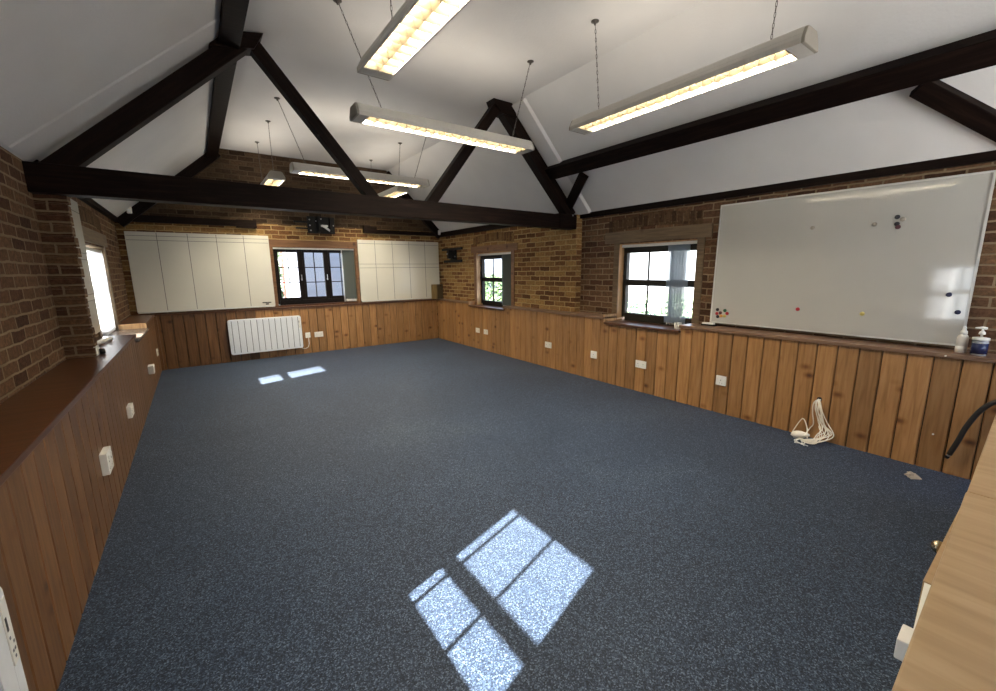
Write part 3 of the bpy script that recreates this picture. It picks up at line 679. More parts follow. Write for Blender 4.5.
# ================================================================== LAMPS
def chain_mesh(p0, p1):
    p0, p1 = Vector(p0), Vector(p1); L = (p1-p0).length; n = max(6, int(L/0.030)); d = (p1-p0)/n; mb = MB()
    s = d.orthogonal().normalized(); t = d.normalized().cross(s)
    for i in range(n):
        c = p0 + d*(i+0.5); a = s if i % 2 else t; hl = d.length*0.62; pts = []
        for k in range(9):
            q = 2*math.pi*k/8; pts.append(c + d.normalized()*math.cos(q)*hl + a*math.sin(q)*0.005)
        mb.tube(pts, 0.0019, 4, cap=False)
    return mb
def fluoro(label, cx, cy, z0, length, along, chains, power, lens_h=0.0):
    """louvred twin fluorescent batten: housing, end caps, louvre, tubes, hangers"""
    T = thing('hanging_fluorescent_light', label, 'ceiling light', (cx, cy, z0), 'louvred fluorescent lights hung on chains')
    hw, hh = 0.105, 0.10; L = length/2
    prof = [(-hw, 0.0), (-hw, 0.03), (-hw+0.008, 0.045), (-0.075, hh-0.012), (-0.060, hh), (0.060, hh), (0.075, hh-0.012), (hw-0.008, 0.045), (hw, 0.03), (hw, 0.0)]
    inn = [(-hw+0.012, 0.0), (-hw+0.012, 0.055), (hw-0.012, 0.055), (hw-0.012, 0.0)]
    def P(a, u, z): return (cx+u, cy+a, z0+z) if along == 'y' else (cx+a, cy+u, z0+z)
    h = MB()
    # outer shell and inner tray as one open channel
    ring = prof + list(reversed(inn))
    for i in range(len(ring)):
        j = (i+1) % len(ring); A, Bq = ring[i], ring[j]
        h.face([P(-L, *A), P(-L, *Bq), P(L, *Bq), P(L, *A)])
    h.build('housing', M_LAMPBODY, T)
    for s in (-1, 1):
        e = MB(); e.hexa([P(s*L, u, z) for u, z in prof], [P(s*(L+0.018), u*0.97, z*0.96+0.002) for u, z in prof], luv=False)
        eo = e.build('end_cap', M_LAMPEND, T, bevel=0.004)
        e2 = MB(); a0, a1 = sorted((s*L, s*(L-0.075))); lo = P(a0, -hw+0.012, 0.001); hi = P(a1, hw-0.012, 0.02)
        e2.box(lo[0], hi[0], lo[1], hi[1], lo[2], hi[2]); e2.build('end_plate', M_LAMPBODY, T)
    lv = MB(); n = int((length-0.17)/0.088); st = (length-0.17)/n; a0 = -L+0.085
    for i in range(n+1):
        a = a0+i*st
        for u0, u1 in ((-hw+0.013, -0.004), (0.004, hw-0.013)):
            A = [P(a-0.020, u0, 0.040), P(a+0.020, u0, 0.040), P(a, u0, 0.003)]; Bq = [P(a-0.020, u1, 0.040), P(a+0.020, u1, 0.040), P(a, u1, 0.003)]
            lv.hexa(A, Bq, luv=False)
    A = [P(a0-0.01, -0.028, 0.041), P(a0-0.01, 0.028, 0.041), P(a0-0.01, 0.0, 0.001)]; Bq = [P(-a0+0.01, -0.028, 0.041), P(-a0+0.01, 0.028, 0.041), P(-a0+0.01, 0.0, 0.001)]
    lv.hexa(A, Bq, luv=False)
    lv.build('louvre', M_LOUVRE, T, weld=False)
    for k, (c0, c1) in enumerate(chains):
        hc = chain_mesh(c0, c1).build('chain', M_CHAIN, T, weld=False)
        sub('ceiling_hook', MB().lathe((c0[0], c0[1], c0[2]), [(0.032, 0.0), (0.032, -0.006), (0.012, -0.012), (0.006, -0.03)], (0, 0, 1), 14), M_CHAIN, hc, T)
    ld = bpy.data.lights.new('fluorescent_tubes', 'AREA'); ld.shape = 'RECTANGLE'; ld.energy = power; ld.color = (1.0, 0.90, 0.72)
    ld.size = length-0.17; ld.size_y = 0.17
    lo = bpy.data.objects.new('fluorescent_tubes', ld); COL.objects.link(lo); lo.parent = T; lo.location = (0, 0, 0.050)
    if along == 'y': lo.rotation_euler = (0, 0, math.pi/2)
    lu = bpy.data.lights.new('added_uplight', 'AREA'); lu.shape = 'RECTANGLE'; lu.energy = UPLIGHT_FILL; lu.color = (1.0, 0.90, 0.76); lu.size = length-0.1; lu.size_y = 0.10  # added upward fill that brightens the ceiling, no part of the fixture
    l2 = bpy.data.objects.new('added_uplight', lu); COL.objects.link(l2); l2.parent = T; l2.location = (0, 0, hh+0.004)
    l2.rotation_euler = (math.pi, 0, math.pi/2 if along == 'y' else 0)
    return T
Zl = 2.74; TOP = Zl+0.10
fluoro('brightest louvred strip light at the top, pointing away from the camera', 1.07, 1.90, Zl, 1.80, 'y',
       [((1.02, 2.42, 3.5), (1.05, 2.42, TOP)), ((1.10, 1.35, 3.5), (1.07, 1.35, TOP))], LAMP)
fluoro('louvred strip light hung crosswise just in front of the dark truss', 2.10, 3.60, Zl, 1.80, 'x',
       [((1.09, 3.50, 3.5), (1.42, 3.58, TOP)), ((2.867, 3.39, 3.5), (2.78, 3.57, TOP))], LAMP)
fluoro('long louvred strip light hung in front of the right ceiling slope', 2.97, 1.96, Zl, 1.76, 'y',
       [((2.87, 2.586, 3.5), (2.93, 2.57, TOP)), ((3.05, 1.28, 3.5), (2.97, 1.28, TOP))], LAMP)
fluoro('louvred strip light hung crosswise beyond the truss, behind its left strut', 2.03, 5.86, Zl, 1.80, 'x',
       [((1.007, 5.709, 3.5), (1.28, 5.82, TOP)), ((2.87, 5.55, 3.5), (2.74, 5.82, TOP))], LAMP)
fluoro('short-looking bright strip light seen end-on above the left of the tie beam', 1.035, 7.33, Zl, 1.80, 'y',
       [((1.027, 6.602, 3.5), (1.035, 6.62, TOP)), ((1.018, 7.716, 3.5), (1.03, 7.7, TOP))], LAMP)
fluoro('bright strip light seen end-on above the middle right of the tie beam', 2.80, 7.27, Zl, 1.80, 'y',
       [((2.86, 6.547, 3.5), (2.80, 6.55, TOP)), ((2.829, 7.798, 3.5), (2.80, 7.8, TOP))], LAMP)

# ================================================================== WHITEBOARDS
W = thing('whiteboard', 'large plain glossy whiteboard on the right wall with coloured magnets', 'whiteboard', (4.582, 1.38, 0.93))
x0 = 4.577
MB().box(x0, x0+0.016, 0.430, 2.303, 0.930, 2.163).build('panel', M_WB, W, bevel=0.003)
fr = MB(); e = 0.014
fr.box(x0-0.006, x0+0.004, 0.427, 0.427+e, 0.927, 2.166); fr.box(x0-0.006, x0+0.004, 2.306-e, 2.306, 0.927, 2.166)
fr.box(x0-0.006, x0+0.004, 0.427+e, 2.306-e, 0.927, 0.927+e); fr.box(x0-0.006, x0+0.004, 0.427+e, 2.306-e, 2.166-e, 2.166)
fr.build('frame', M_ALU, W)
TILT = math.radians(1.5); W.rotation_euler = (0, TILT, 0); W.location.x -= 0.030
def grid_board(label, x0, x1, z0, z1, vx, hz, y, tray=True, tip=True):
    W = thing('whiteboard', label, 'whiteboard', ((x0+x1)/2, y, z0))
    MB().box(x0, x1, y, y+0.022, z0, z1).build('panel', M_WBC, W, bevel=0.004)
    g = MB()
    for x in vx: g.box(x-0.0035, x+0.0035, y-0.0012, y-0.0002, z0+0.012, z1-0.012)
    for h in hz:
        xs = [x0+0.008]+list(vx)+[x1-0.008]
        for a, b in zip(xs[:-1], xs[1:]): g.box(a+0.004, b-0.004, y-0.0012, y-0.0002, h-0.003, h+0.003)
    g.build('grid_lines', M_GRID, W, weld=False)
    if tray: MB().box(x0+0.01, x1-0.01, y-0.03, y-0.001, z0-0.018, z0+0.004).build('edge_rail', M_ALU, W, bevel=0.003)
    return W
b1 = grid_board('wide gridded whiteboard at the left of the end wall, above the radiator', -0.775, 1.12, 0.93, 2.145, [-0.405, -0.022, 0.358, 0.742], [2.085, 2.02], 8.385)
pl = MB().box(0.92, 1.06, 8.381, 8.3845, 0.985, 1.000); pl.build('maker_plate', M_BLACK, b1)
pl = MB().box(0.97, 1.02, 8.380, 8.3845, 0.955, 0.975); pl.build('maker_plate', M_BLACK, b1)
grid_board('narrower gridded whiteboard at the right of the end wall, beside the corner', 2.665, 4.445, 0.925, 2.13, [3.01, 3.375, 3.745, 4.11], [2.06, 1.66, 1.585], 8.385)
# board on the left wall behind the pier
W = thing('whiteboard', 'narrow sliver of gridded whiteboard on the left wall between pier and window', 'whiteboard', (-0.845, 5.2, 0.95))
MB().box(XL+0.001, -0.838, 4.56, 5.775, 0.95, 2.205).build('panel', M_WBC, W)
g = MB()
for z in (2.10, 1.72, 1.66, 1.33, 1.27): g.box(-0.838, -0.8365, 4.57, 5.77, z-0.003, z+0.003)
g.build('grid_lines', M_GRID, W, weld=False)

# magnets
MG = {'black': plain('black_magnet', (0.012, 0.012, 0.018), 0.4), 'navy': plain('navy_magnet', (0.01, 0.015, 0.05), 0.4), 'red': plain('red_magnet', (0.45, 0.02, 0.03), 0.4),
      'yellow': plain('yellow_magnet', (0.50, 0.42, 0.12), 0.4), 'green': plain('green_magnet', (0.02, 0.10, 0.05), 0.4), 'maroon': plain('maroon_magnet', (0.09, 0.02, 0.03), 0.4),
      'grey': plain('grey_magnet', (0.30, 0.27, 0.22), 0.5), 'orange': plain('orange_magnet', (0.75, 0.35, 0.10), 0.4)}
def magnet(y, z, c, label, r=0.017):
    y *= 0.986; z = 1.525+(z-1.525)*0.99
    o = MB().lathe((x0m-0.030+(z-0.93)*math.tan(TILT), y, z), [(r, 0), (r, 0.005), (r*0.8, 0.008), (0.0, 0.0085)], (-1, 0, 0), 16).build('magnet', MG[c]); tag(o, label, 'magnet', 'round magnets on the large whiteboard')
x0m = 4.5768
for a in [(1.484, 1.868, 'grey', 'pale grey magnet high on the large whiteboard, leftmost of the upper magnets'), (1.051, 1.860, 'grey', 'pale grey magnet just left of the tight upper magnet cluster'),
          (0.916, 1.905, 'black', 'black magnet topmost of the upper cluster'), (0.882, 1.884, 'grey', 'pale grey magnet at the right of the upper cluster'),
          (0.912, 1.851, 'black', 'black magnet in the middle of the upper cluster'), (0.903, 1.826, 'maroon', 'dark maroon magnet lowest of the upper cluster'),
          (1.517, 1.125, 'red', 'small red magnet alone low on the large whiteboard'), (1.04, 1.119, 'yellow', 'yellow magnet low in the middle of the large whiteboard'),
          (0.552, 1.302, 'navy', 'navy magnet upper of the two near the right edge of the board'), (0.490, 1.174, 'navy', 'navy magnet lower of the two near the right edge of the board'),
          (2.268, 1.068, 'black', 'black magnet at the top left of the lower left cluster'), (2.188, 1.064, 'green', 'green magnet at the top right of the lower left cluster'),
          (2.258, 0.992, 'black', 'black magnet lowest of the lower left cluster'), (2.232, 1.036, 'maroon', 'maroon magnet in the centre of the lower left cluster'),
          (2.270, 1.026, 'red', 'red magnet at the left of the lower left cluster'), (2.162, 1.034, 'red', 'red magnet at the right of the lower left cluster'),
          (2.222, 1.002, 'orange', 'orange magnet low in the lower left cluster'), (2.186, 1.004, 'yellow', 'yellow magnet at the lower right of the lower left cluster')]:
    magnet(a[0], a[1], a[2], a[3])

# ================================================================== RADIATORS
def radiator(label, make, base, cable_side=True):
    """make(a, d, z) -> room point; a along the wall 0..1.14, d distance from wall, z height"""
    T = thing('panel_heater', label, 'radiator', base)
    L, z0, z1, d0, d1 = 1.14, 0.13, 0.73, 0.022, 0.082
    def rbox(a0, a1, da, db, za, zb, rc=0.0):
        mb = MB()
        if rc:
            ring = []
            for (cx_, cz_, q0) in ((a1-rc, zb-rc, 0), (a0+rc, zb-rc, 1), (a0+rc, za+rc, 2), (a1-rc, za+rc, 3)):
                for k in range(6):
                    q = (q0 + k/5)*math.pi/2; ring.append((cx_+rc*math.cos(q), cz_+rc*math.sin(q)))
            mb.hexa([make(a, da, z) for a, z in ring], [make(a, db, z) for a, z in ring], luv=False)
        else:
            P = [(a0, za), (a1, za), (a1, zb), (a0, zb)]
            mb.hexa([make(a, da, z) for a, z in P], [make(a, db, z) for a, z in P], luv=False)
        return mb
    rbox(0, L, d0, d1, z0, z1, 0.035).build('body', M_RAD, T, bevel=0.004)
    n = 11; pitch = (L-0.11)/n; fins = MB(); gr = MB()
    for i in range(n+1):
        a = 0.055+i*pitch; gr_ = rbox(a-0.004, a+0.004, d1, d1+0.0015, z0+0.03, z1-0.02); gr.v, gr.f, gr.uv, gr.s = gr.v+gr_.v, gr.f+[[q+len(gr.v) for q in f] for f in gr_.f], gr.uv+gr_.uv, gr.s+gr_.s
        if i < n:
            b = len(fins.v); f_ = rbox(a+0.010, a+pitch-0.010, d1, d1+0.006, z0+0.02, z1-0.02); fins.f += [[q+b for q in f] for f in f_.f]; fins.v += f_.v; fins.uv += f_.uv; fins.s += f_.s
    gr.build('groove', M_GREYFIN, T, weld=False); fins.build('fins', M_RAD, T, weld=False, bevel=0.002)
    dp = rbox(L-0.047, L-0.012, d1, d1+0.003, 0.50, 0.69).build('display', M_WHITE, T)
    for za, zb in ((0.600, 0.640), ): sub('slot', rbox(L-0.043, L-0.034, d1+0.003, d1+0.004, za, zb), M_SLOT, dp, T)
    for za, aa in ((0.575, 0.038), (0.555, 0.022), (0.535, 0.036), (0.535, 0.024), (0.515, 0.03)): sub('button_mark', rbox(L-aa-0.004, L-aa+0.003, d1+0.003, d1+0.0038, za, za+0.008), M_GREYFIN, dp, T)
    for a in (0.25, 0.89): rbox(a-0.02, a+0.02, 0.0, d0, 0.25, 0.6).build('wall_bracket', M_STEEL, T)
    return T
T = radiator('white finned electric panel heater on the end wall below the left whiteboard', lambda a, d, z: (0.357+a, YE-d, z), (0.92, YE, 0.13))
pts = [(1.47, YE-0.04, 0.13), (1.50, YE-0.03, 0.105), (1.55, YE-0.02, 0.10), (1.595, YE-0.015, 0.125), (1.612, YE-0.012, 0.18), (1.612, YE-0.012, 0.29)]
MB().tube(pts, 0.006, 8).build('power_cord', M_WHITE, T)
radiator('white panel heater on the left wall, cut off by the lower left picture corner', lambda a, d, z: (XLF+d, 0.42+a, z), (XLF, 1.0, 0.13))

# ================================================================== SOCKETS
def socket(plane, a, z, wdt, hgt, label, kind='socket', proud=0.012, cat='wall socket', group='white wall sockets on the wainscot', toggles=1):
    """plane: 'L','R','E'"""
    mk = {'L': lambda a, d, z: (XLF+d, a, z), 'R': lambda a, d, z: (XR-d, a, z), 'E': lambda a, d, z: (a, YE-d, z)}[plane]
    T = thing('wall_socket', label, cat, mk(a, 0, z), group)
    def b(a0, a1, d0, d1, z0, z1):
        mb = MB(); P = [(a0, z0), (a1, z0), (a1, z1), (a0, z1)]; return mb.hexa([mk(p, d0, q) for p, q in P], [mk(p, d1, q) for p, q in P], luv=False)
    b(a-wdt/2, a+wdt/2, 0, proud, z-hgt/2, z+hgt/2).build('face_plate', M_WHITE, T, bevel=0.003)
    for i in range(toggles):
        c = a + (i-(toggles-1)/2)*wdt/toggles
        b(c-0.007, c+0.007, proud, proud+0.004, z+hgt*0.14, z+hgt*0.32).build('switch', M_WHITE, T, bevel=0.0015)
        h = b(c-0.003, c+0.003, proud, proud+0.0008, z+0.000, z+0.010); h2 = b(c-0.016, c-0.010, proud, proud+0.0008, z-hgt*0.28, z-hgt*0.28+0.004); h3 = b(c+0.010, c+0.016, proud, proud+0.0008, z-hgt*0.28, z-hgt*0.28+0.004)
        for q in (h2, h3):
            o = len(h.v); h.f += [[k+o for k in f] for f in q.f]; h.v += q.v; h.uv += q.uv; h.s += q.s
        h.build('pin_holes', M_SLOT, T, weld=False)
    return T
socket('E', 1.605, 0.345, 0.09, 0.10, 'small square switched outlet beside the end wall heater, feeding its cord')
socket('E', 1.80, 0.342, 0.155, 0.10, 'wide double socket on the end wall, right of the small outlet', toggles=2)
socket('R', 6.70, 0.366, 0.13, 0.092, 'double socket on the right wall nearest the end corner, left of a pair', toggles=2)
socket('R', 6.42, 0.366, 0.13, 0.092, 'double socket on the right wall, right-hand one of the far pair', toggles=2)
socket('R', 4.69, 0.36, 0.14, 0.092, 'white socket on the right wall below the brick step', toggles=2)
socket('R', 3.765, 0.353, 0.10, 0.10, 'single socket on the right wall left of the wide window', proud=0.02)
socket('R', 3.015, 0.352, 0.15, 0.092, 'wide double socket on the right wall below the wide window', toggles=2)
socket('R', 2.035, 0.356, 0.10, 0.10, 'single socket on the right wall nearest the cream cable bundle', proud=0.02)
socket('L', 3.37, 0.385, 0.155, 0.135, 'largest left wall socket box, nearest the camera', proud=0.035, toggles=2)
socket('L', 4.58, 0.375, 0.15, 0.10, 'left wall socket box, second from the camera', proud=0.03, toggles=2)
socket('L', 6.55, 0.36, 0.15, 0.10, 'left wall socket box with a protruding plug, third from the camera', proud=0.055, toggles=1)
socket('L', 7.95, 0.355, 0.15, 0.10, 'tiny left wall socket beside the far corner', toggles=2)

# ================================================================== BRACKETS, SENSORS
T = thing('television_bracket', 'black television wall bracket on the end wall above the window', 'bracket', (2.0, YB, 2.2))
MB().box(1.78, 2.26, YB-0.03, YB-0.005, 2.22, 2.52).build('wall_plate', M_BLACK, T, bevel=0.004)
MB().box(1.55, 1.80, YB-0.045, YB-0.03, 2.40, 2.43).build('arm', M_BLACK, T)
MB().box(1.58, 1.80, YB-0.045, YB-0.03, 2.29, 2.315).build('arm', M_BLACK, T)
MB().box(1.95, 1.99, YB-0.12, YB-0.03, 2.24, 2.52).build('mount_rail', M_BLACK, T)
MB().box(2.16, 2.20, YB-0.12, YB-0.03, 2.24, 2.50).build('mount_rail', M_BLACK, T)
MB().box(2.0, 2.12, YB-0.10, YB-0.03, 2.34, 2.37).beam((2.02, YB-0.1, 2.36), (2.16, YB-0.08, 2.27), 0.02, 0.035, (0, 1, 0)).build('swivel_arm', M_STEEL, T, weld=False)
for x, z in ((1.82, 2.46), (1.82, 2.36), (1.83, 2.27), (2.02, 2.48), (2.235, 2.37), (1.93, 2.44)):
    MB().lathe((x, YB-0.031, z), [(0.012, 0), (0.012, 0.008), (0.004, 0.01)], (0, -1, 0), 10).build('bolt', M_STEEL, T)
T = thing('television_bracket', 'small black television bracket on the right wall beside the end corner', 'bracket', (XRP, 7.75, 1.7))
MB().box(XRP-0.05, XRP-0.003, 7.66, 7.86, 1.72, 1.97).build('wall_plate', M_BLACK, T, bevel=0.004)
MB().box(XRP-0.075, XRP-0.05, 7.34, 8.18, 1.93, 1.98).build('mount_rail', M_BLACK, T, bevel=0.003)
MB().box(XRP-0.075, XRP-0.05, 7.36, 8.10, 1.68, 1.73).build('mount_rail', M_BLACK, T, bevel=0.003)
MB().box(XRP-0.16, XRP-0.05, 7.72, 7.80, 1.76, 1.93).build('swivel_arm', M_BLACK, T, bevel=0.003)
MB().box(XRP-0.012, XRP-0.003, 7.87, 8.0, 1.76, 1.93).build('back_plate', M_ALU, T)
for y, z in ((7.83, 1.93), (7.80, 1.855), (7.68, 1.80)): MB().lathe((XRP-0.051 if y != 7.80 else XRP-0.161, y-0.02, z), [(0.014, 0), (0.014, 0.01)], (-1, 0, 0), 10).build('bolt', M_STEEL, T)

def sensor(label, x, y, z, rz):
    T = thing('motion_sensor', label, 'motion sensor', (x, y, z))
    MB().box(x-0.03, x+0.03, y-0.022, y+0.022, z-0.05, z+0.05).build('housing', M_WHITE, T, bevel=0.012)
    MB().box(x-0.018, x+0.018, y-0.026, y-0.020, z-0.03, z+0.008).build('lens', M_RAD, T, bevel=0.002)
sensor('white motion sensor in the far left corner under the dark end rafter', -0.665, 8.28, 2.44, 0.3)
sensor('white motion sensor in the far right corner above the end whiteboard', 4.43, 8.28, 2.33, -0.3)

# panel box standing on the ledge in the far right corner
T = thing('corner_box', 'small brown wooden box on the ledge in the far right corner', 'box', (4.32, 8.33, HL))
MB().box(4.215, 4.345, 8.322, 8.350, HL, 1.215).build('front_panel', M_BOXWOOD, T, bevel=0.002)
MB().box(4.347, 4.485, 8.315, 8.350, HL, 1.215).build('side_panel', M_DARKPANEL, T, bevel=0.002)
MB().lathe((4.425, 8.315, 1.18), [(0.014, 0), (0.012, 0.006)], (0, -1, 0), 12).build('screw_cap', M_BRASS, T)

# ================================================================== THINGS ON THE LEDGES
T = thing('plug_adapter', 'small white plug adapter with black end on the left ledge by the pier', 'plug', (-0.70, 4.52, HL))
MB().box(-0.73, -0.685, 4.42, 4.53, HL, HL+0.075).build('body', M_WHITE, T, bevel=0.006)
MB().lathe((-0.685, 4.50, HL+0.022), [(0.022, 0), (0.022, 0.03), (0.018, 0.034)], (1, 0.2, 0), 14).build('knob', M_BLACK, T)
T = thing('pipe_stub', 'short pale pipe stub lying on the left ledge behind the plug adapter', 'pipe', (-0.78, 5.1, HL))
MB().tube([(-0.80, 4.95, HL+0.022), (-0.72, 5.35, HL+0.022)], 0.020, 12).build('pipe', M_WHITE, T)

def bottle_pump(x, y):
    z = HL
    T = thing('pump_bottle', 'squat hand gel pump bottle with dark blue label on the right ledge', 'bottle', (x, y, z))
    MB().lathe((x, y, z), [(0.036, 0), (0.040, 0.004), (0.041, 0.03), (0.041, 0.095), (0.036, 0.110), (0.022, 0.120)], seg=24).build('bottle', M_CLEAR, T)
    MB().lathe((x, y, z), [(0.0418, 0.014), (0.0418, 0.088)], seg=24).build('label', M_BLUEGEL, T)
    c = MB().lathe((x, y, z), [(0.043, 0.108), (0.043, 0.125), (0.02, 0.130)], seg=24).build('collar', M_WHITE, T)
    h = MB().lathe((x, y, z), [(0.006, 0.128), (0.006, 0.146), (0.017, 0.150), (0.016, 0.164), (0.006, 0.176), (0.006, 0.192)], seg=16).build('pump', M_WHITE, T)
    sub('nozzle', MB().tube([(x+0.010, y-0.016, z+0.192), (x, y, z+0.196), (x-0.006, y+0.036, z+0.193)], [0.009, 0.009, 0.004], 10), M_WHITE, h, T)
M_CLEAR = plain('clear_pale_plastic', (0.50, 0.52, 0.55), 0.15); M_CLEAR.node_tree.nodes['Principled BSDF'].inputs['Transmission Weight'].default_value = 0.4
M_PALEB = plain('milky_white_plastic', (0.62, 0.60, 0.56), 0.3)
bottle_pump(4.43, 0.335)
x, y, z = 4.47, 0.425, HL
T = thing('spray_bottle', 'slim white nozzle bottle on the right ledge, behind the blue gel bottle', 'bottle', (x, y, z))
MB().lathe((x, y, z), [(0.028, 0), (0.030, 0.004), (0.030, 0.110), (0.024, 0.128), (0.014, 0.136)], seg=20).build('bottle', M_PALEB, T)
MB().lathe((x, y, z), [(0.0305, 0.012), (0.0305, 0.05)], seg=20).build('label', M_WHITE, T)
MB().lathe((x, y, z), [(0.019, 0.134), (0.019, 0.158), (0.011, 0.166), (0.009, 0.190), (0.005, 0.196)], seg=16).build('nozzle', M_WHITE, T)

T = thing('board_rubber', 'grey board rubber with white top on the ledge below the large whiteboard', 'board rubber', (4.53, 2.31, HL))
MB().box(4.50, 4.56, 2.23, 2.38, HL, HL+0.016).build('pad', M_BLACK, T, bevel=0.003)
MB().box(4.505, 4.555, 2.25, 2.375, HL+0.016, HL+0.034).build('handle', M_WHITE, T, bevel=0.006)
T = thing('blind_weight_bunch', 'bunched white blind weights resting on the sill of the wide right window', 'blind weights', (4.45, 2.62, 0.828))
for i in range(3): MB().box(4.44, 4.50, 2.605+i*0.022, 2.618+i*0.022, 0.828, 0.90).build('weight', M_WHITE, T, bevel=0.002)

# ================================================================== FLOOR AND WALL CLUTTER
def smooth_path(ctrl, n=10):
    pts = [Vector(p) for p in ctrl]; out = []
    for i in range(len(pts)-1):
        p0 = pts[max(i-1, 0)]; p1 = pts[i]; p2 = pts[i+1]; p3 = pts[min(i+2, len(pts)-1)]
        for k in range(n):
            t = k/n; out.append(0.5*((2*p1) + (-p0+p2)*t + (2*p0-5*p1+4*p2-p3)*t*t + (-p0+3*p1-3*p2+p3)*t*t*t))
    out.append(pts[-1]); return out
T = thing('network_cable_bundle', 'tangled bundle of cream cables hanging from the right wainscot onto the carpet', 'cable', (XR, 1.18, 0.0))
rs = random.Random(3)
for i in range(11):
    f = i/10
    k = lambda s=0.01: rs.uniform(-s, s)
    ctrl = [(XR-0.004, 1.185+k(0.012), 0.365+k(0.004)), (XR-0.035, 1.20-0.03*f+k(0.01), 0.35), (XR-0.03-0.03*f, 1.195-0.055*f+k(), 0.27+k()), (XR-0.03-0.03*f, 1.165-0.07*f+k(0.014), 0.18+k(0.014)),
            (XR-0.05-0.03*f, 1.135-0.09*f+k(0.02), 0.10+0.03*(1-f)), (XR-0.08-0.05*f, 1.13-0.05*f+k(0.03), 0.05+0.03*(1-f)), (XR-0.11-0.09*f, 1.14+k(0.04), 0.015+0.035*(1-f)), (XR-0.15-0.06*f+k(0.02), 1.18+k(0.02), 0.022+k(0.01)),
            (XR-0.17-0.05*f+k(0.02), 1.22+k(0.03), 0.02+0.02*f)]
    MB().tube(smooth_path(ctrl, 6), 0.0036, 6).build('cable', M_CORD, T)
MB().tube(smooth_path([(XR-0.15, 1.22, 0.05), (XR-0.03, 1.22, 0.09), (XR-0.02, 1.20, 0.14), (XR-0.025, 1.215, 0.24), (XR-0.03, 1.215, 0.33), (XR-0.004, 1.19, 0.366)], 8), 0.0045, 6).build('cable', M_CORD, T)
MB().tube(smooth_path([(XR-0.13, 1.20, 0.03), (XR-0.05, 1.235, 0.10), (XR-0.045, 1.27, 0.17), (XR-0.05, 1.30, 0.13), (XR-0.08, 1.335, 0.02), (XR-0.11, 1.32, 0.012), (XR-0.14, 1.28, 0.02)], 8), 0.0045, 6).build('cable', M_CORD, T)
MB().lathe((XR-0.13, 1.275, 0.04), [(0.012, -0.04), (0.030, -0.03), (0.036, 0.0), (0.034, 0.03), (0.02, 0.06), (0.008, 0.09)], (0.3, -0.9, 0.15), 14).build('wrapped_end', M_CORD, T)
for i in range(5):
    MB().tube(smooth_path([(XR-0.17, 1.24, 0.02), (XR-0.22-rs.uniform(0, 0.03), 1.22+rs.uniform(-0.05, 0.05), 0.015), (XR-0.255-rs.uniform(0, 0.02), 1.22+rs.uniform(-0.07, 0.05), 0.008)], 5), 0.0035, 5).build('frayed_wire', M_WHITE, T)
MB().lathe((XR-0.001, 1.185, 0.367), [(0.020, 0), (0.018, 0.002)], (-1, 0, 0), 12).build('cable_hole', M_SLOT, T)

hp = smooth_path([(XR-0.05, 0.366, 0.165), (XR-0.05, 0.338, 0.275), (XR-0.05, 0.31, 0.40), (XR-0.05, 0.262, 0.53), (XR-0.05, 0.20, 0.61), (XR-0.05, 0.10, 0.655), (XR-0.05, 0.0, 0.665), (XR-0.02, -0.1, 0.66)], 6)
T = thing('hose', 'curved black hose hanging down in front of the right wainscot boards', 'hose', (XR-0.05, 0.37, 0.155))
MB().tube(hp, 0.016, 12).build('hose_body', M_HOSE, T)
MB().tube([(XR-0.05, 0.365, 0.170), (XR-0.05, 0.370, 0.153)], 0.011, 10).build('metal_tip', M_STEEL, T)
MB().tube([(XR-0.05, 0.370, 0.153), (XR-0.05, 0.377, 0.135)], 0.012, 10).build('plug_tip', M_BLACK, T)

db = MB(); rs = random.Random(5)
for i in range(26):
    c = Vector((4.09+rs.uniform(-0.035, 0.04), 0.50+rs.uniform(-0.022, 0.025), 0.004)); q = rs.uniform(0, 6.28); L = rs.uniform(0.012, 0.022)
    e = Vector((math.cos(q)*L, math.sin(q)*L, rs.uniform(0, 0.012)))
    db.tube([c-e+Vector((0, 0, 0.012)), c+Vector((0, 0, rs.uniform(0.006, 0.022))), c+e], 0.004, 5)
db.hexa([(4.03, 0.50, 0.001), (4.09, 0.45, 0.001), (4.16, 0.49, 0.001), (4.10, 0.55, 0.001)], [(4.05, 0.50, 0.012), (4.09, 0.47, 0.018), (4.14, 0.495, 0.010), (4.10, 0.53, 0.016)], luv=False)
tag(db.build('debris', M_FIBRE, weld=False), 'small frayed scrap of beige underlay on the carpet near the right wall', 'debris')

# small fixings visible on the boards
for (yy, zz, lab) in ((0.478, 0.877, 'tiny white hook on the ledge front edge below the gel bottle'), (0.469, 0.276, 'tiny white wall plug low on the boards beside the hose')):
    tag(MB().lathe((XR - (0.021 if zz > 0.8 else 0), yy, zz), [(0.006, 0), (0.006, 0.006), (0.003, 0.010)], (-1, 0, 0), 10).build('screw_hook', M_WHITE), lab, 'hook')

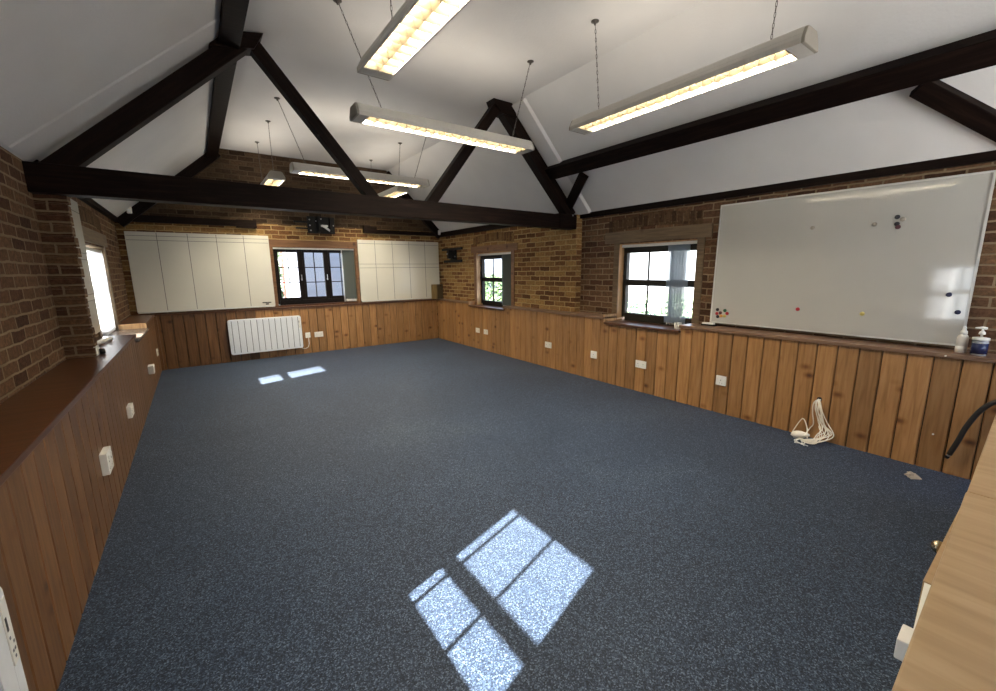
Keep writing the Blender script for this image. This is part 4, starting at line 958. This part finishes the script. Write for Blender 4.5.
# ================================================================== CUPBOARDS UNDER THE CAMERA
def cup(label, x0, x1, y1, zt, doors, rz, base):
    T = thing('cupboard', label, 'cupboard', base); T.rotation_euler.z = rz
    B = lambda a, b, c, d, e, f: MB().box(a, b, c, d, e, f)
    B(x0, x1, y1-0.47, y1, zt-0.025, zt).build('top', M_OAK, T, bevel=0.004)
    B(x0+0.01, x1-0.01, y1-0.46, y1-0.03, 0.0, zt-0.025).build('carcass', M_OAK, T, bevel=0.002)
    return T
rz = 0.0245
T2 = cup('light oak topped cupboard at the right picture edge, the farther of two', 1.822, 3.75, 0.1045, 0.85, 0, rz, (1.822, 0.0, 0.0))
T1 = cup('light oak topped cupboard at the lower right, nearest the camera', 0.45, 1.82, 0.1065, 0.85, 0, rz, (1.82, 0.0, 0.0))
for xx in (2.30, 2.78, 3.26):
    d = MB().box(xx-0.47, xx, 0.0755, 0.094, 0.06, 0.81).build('door', M_OAK, T2, bevel=0.002)
    sub('knob', MB().lathe((xx-0.06, 0.094, 0.30), [(0.006, 0), (0.006, 0.012), (0.014, 0.018), (0.016, 0.026), (0.009, 0.034)], (0, 1, 0), 16), M_BRASS, d, T2)
# door slightly ajar: hinged on its right side, with a brass knob at the free end
d = MB().hexa([(1.805, 0.078, 0.06), (1.805, 0.107, 0.06), (1.258, 0.122, 0.06), (1.258, 0.093, 0.06)], [(1.805, 0.078, 0.823), (1.805, 0.107, 0.823), (1.258, 0.122, 0.823), (1.258, 0.093, 0.823)]).build('door', M_OAK, T1)
sub('knob', MB().lathe((1.560, 0.100, 0.768), [(0.007, 0), (0.007, 0.014), (0.015, 0.019), (0.018, 0.028), (0.012, 0.037), (0.004, 0.040)], (0.09, 1, 0), 18), M_BRASS, d, T1)
d = MB().hexa([(1.255, 0.078, 0.06), (1.255, 0.119, 0.06), (1.069, 0.1105, 0.06), (0.98, 0.100, 0.06), (0.98, 0.078, 0.06)], [(1.255, 0.078, 0.822), (1.255, 0.119, 0.822), (1.069, 0.1105, 0.822), (0.98, 0.100, 0.822), (0.98, 0.078, 0.822)]).build('white_panel', M_WHITE, T1)
sub('latch', MB().box(1.012, 1.068, 0.095, 0.1255, 0.78, 0.823), M_WHITE, d, T1, bevel=0.003)

# sky portals just outside the glass
portal(XL-0.30, sum(WLF)/2, 1.32, 1.0, 1.1, (0, math.radians(-90), 0))
portal(XL-0.30, sum(WLN)/2, 1.32, 1.0, 1.1, (0, math.radians(-90), 0))
portal(XRB+0.19, sum(WRN)/2, 1.32, 1.0, 1.1, (0, math.radians(90), 0))
portal(XRP+0.20, sum(WRF)/2, 1.32, 1.0, 1.1, (0, math.radians(90), 0))
portal(3.5, YN-0.22, 1.65, 1.9, 1.4, (math.radians(90), 0, 0))  # portal of the added opening behind the camera
portal(1.89, YB+0.33, 1.42, 1.5, 1.1, (math.radians(-90), 0, 0))
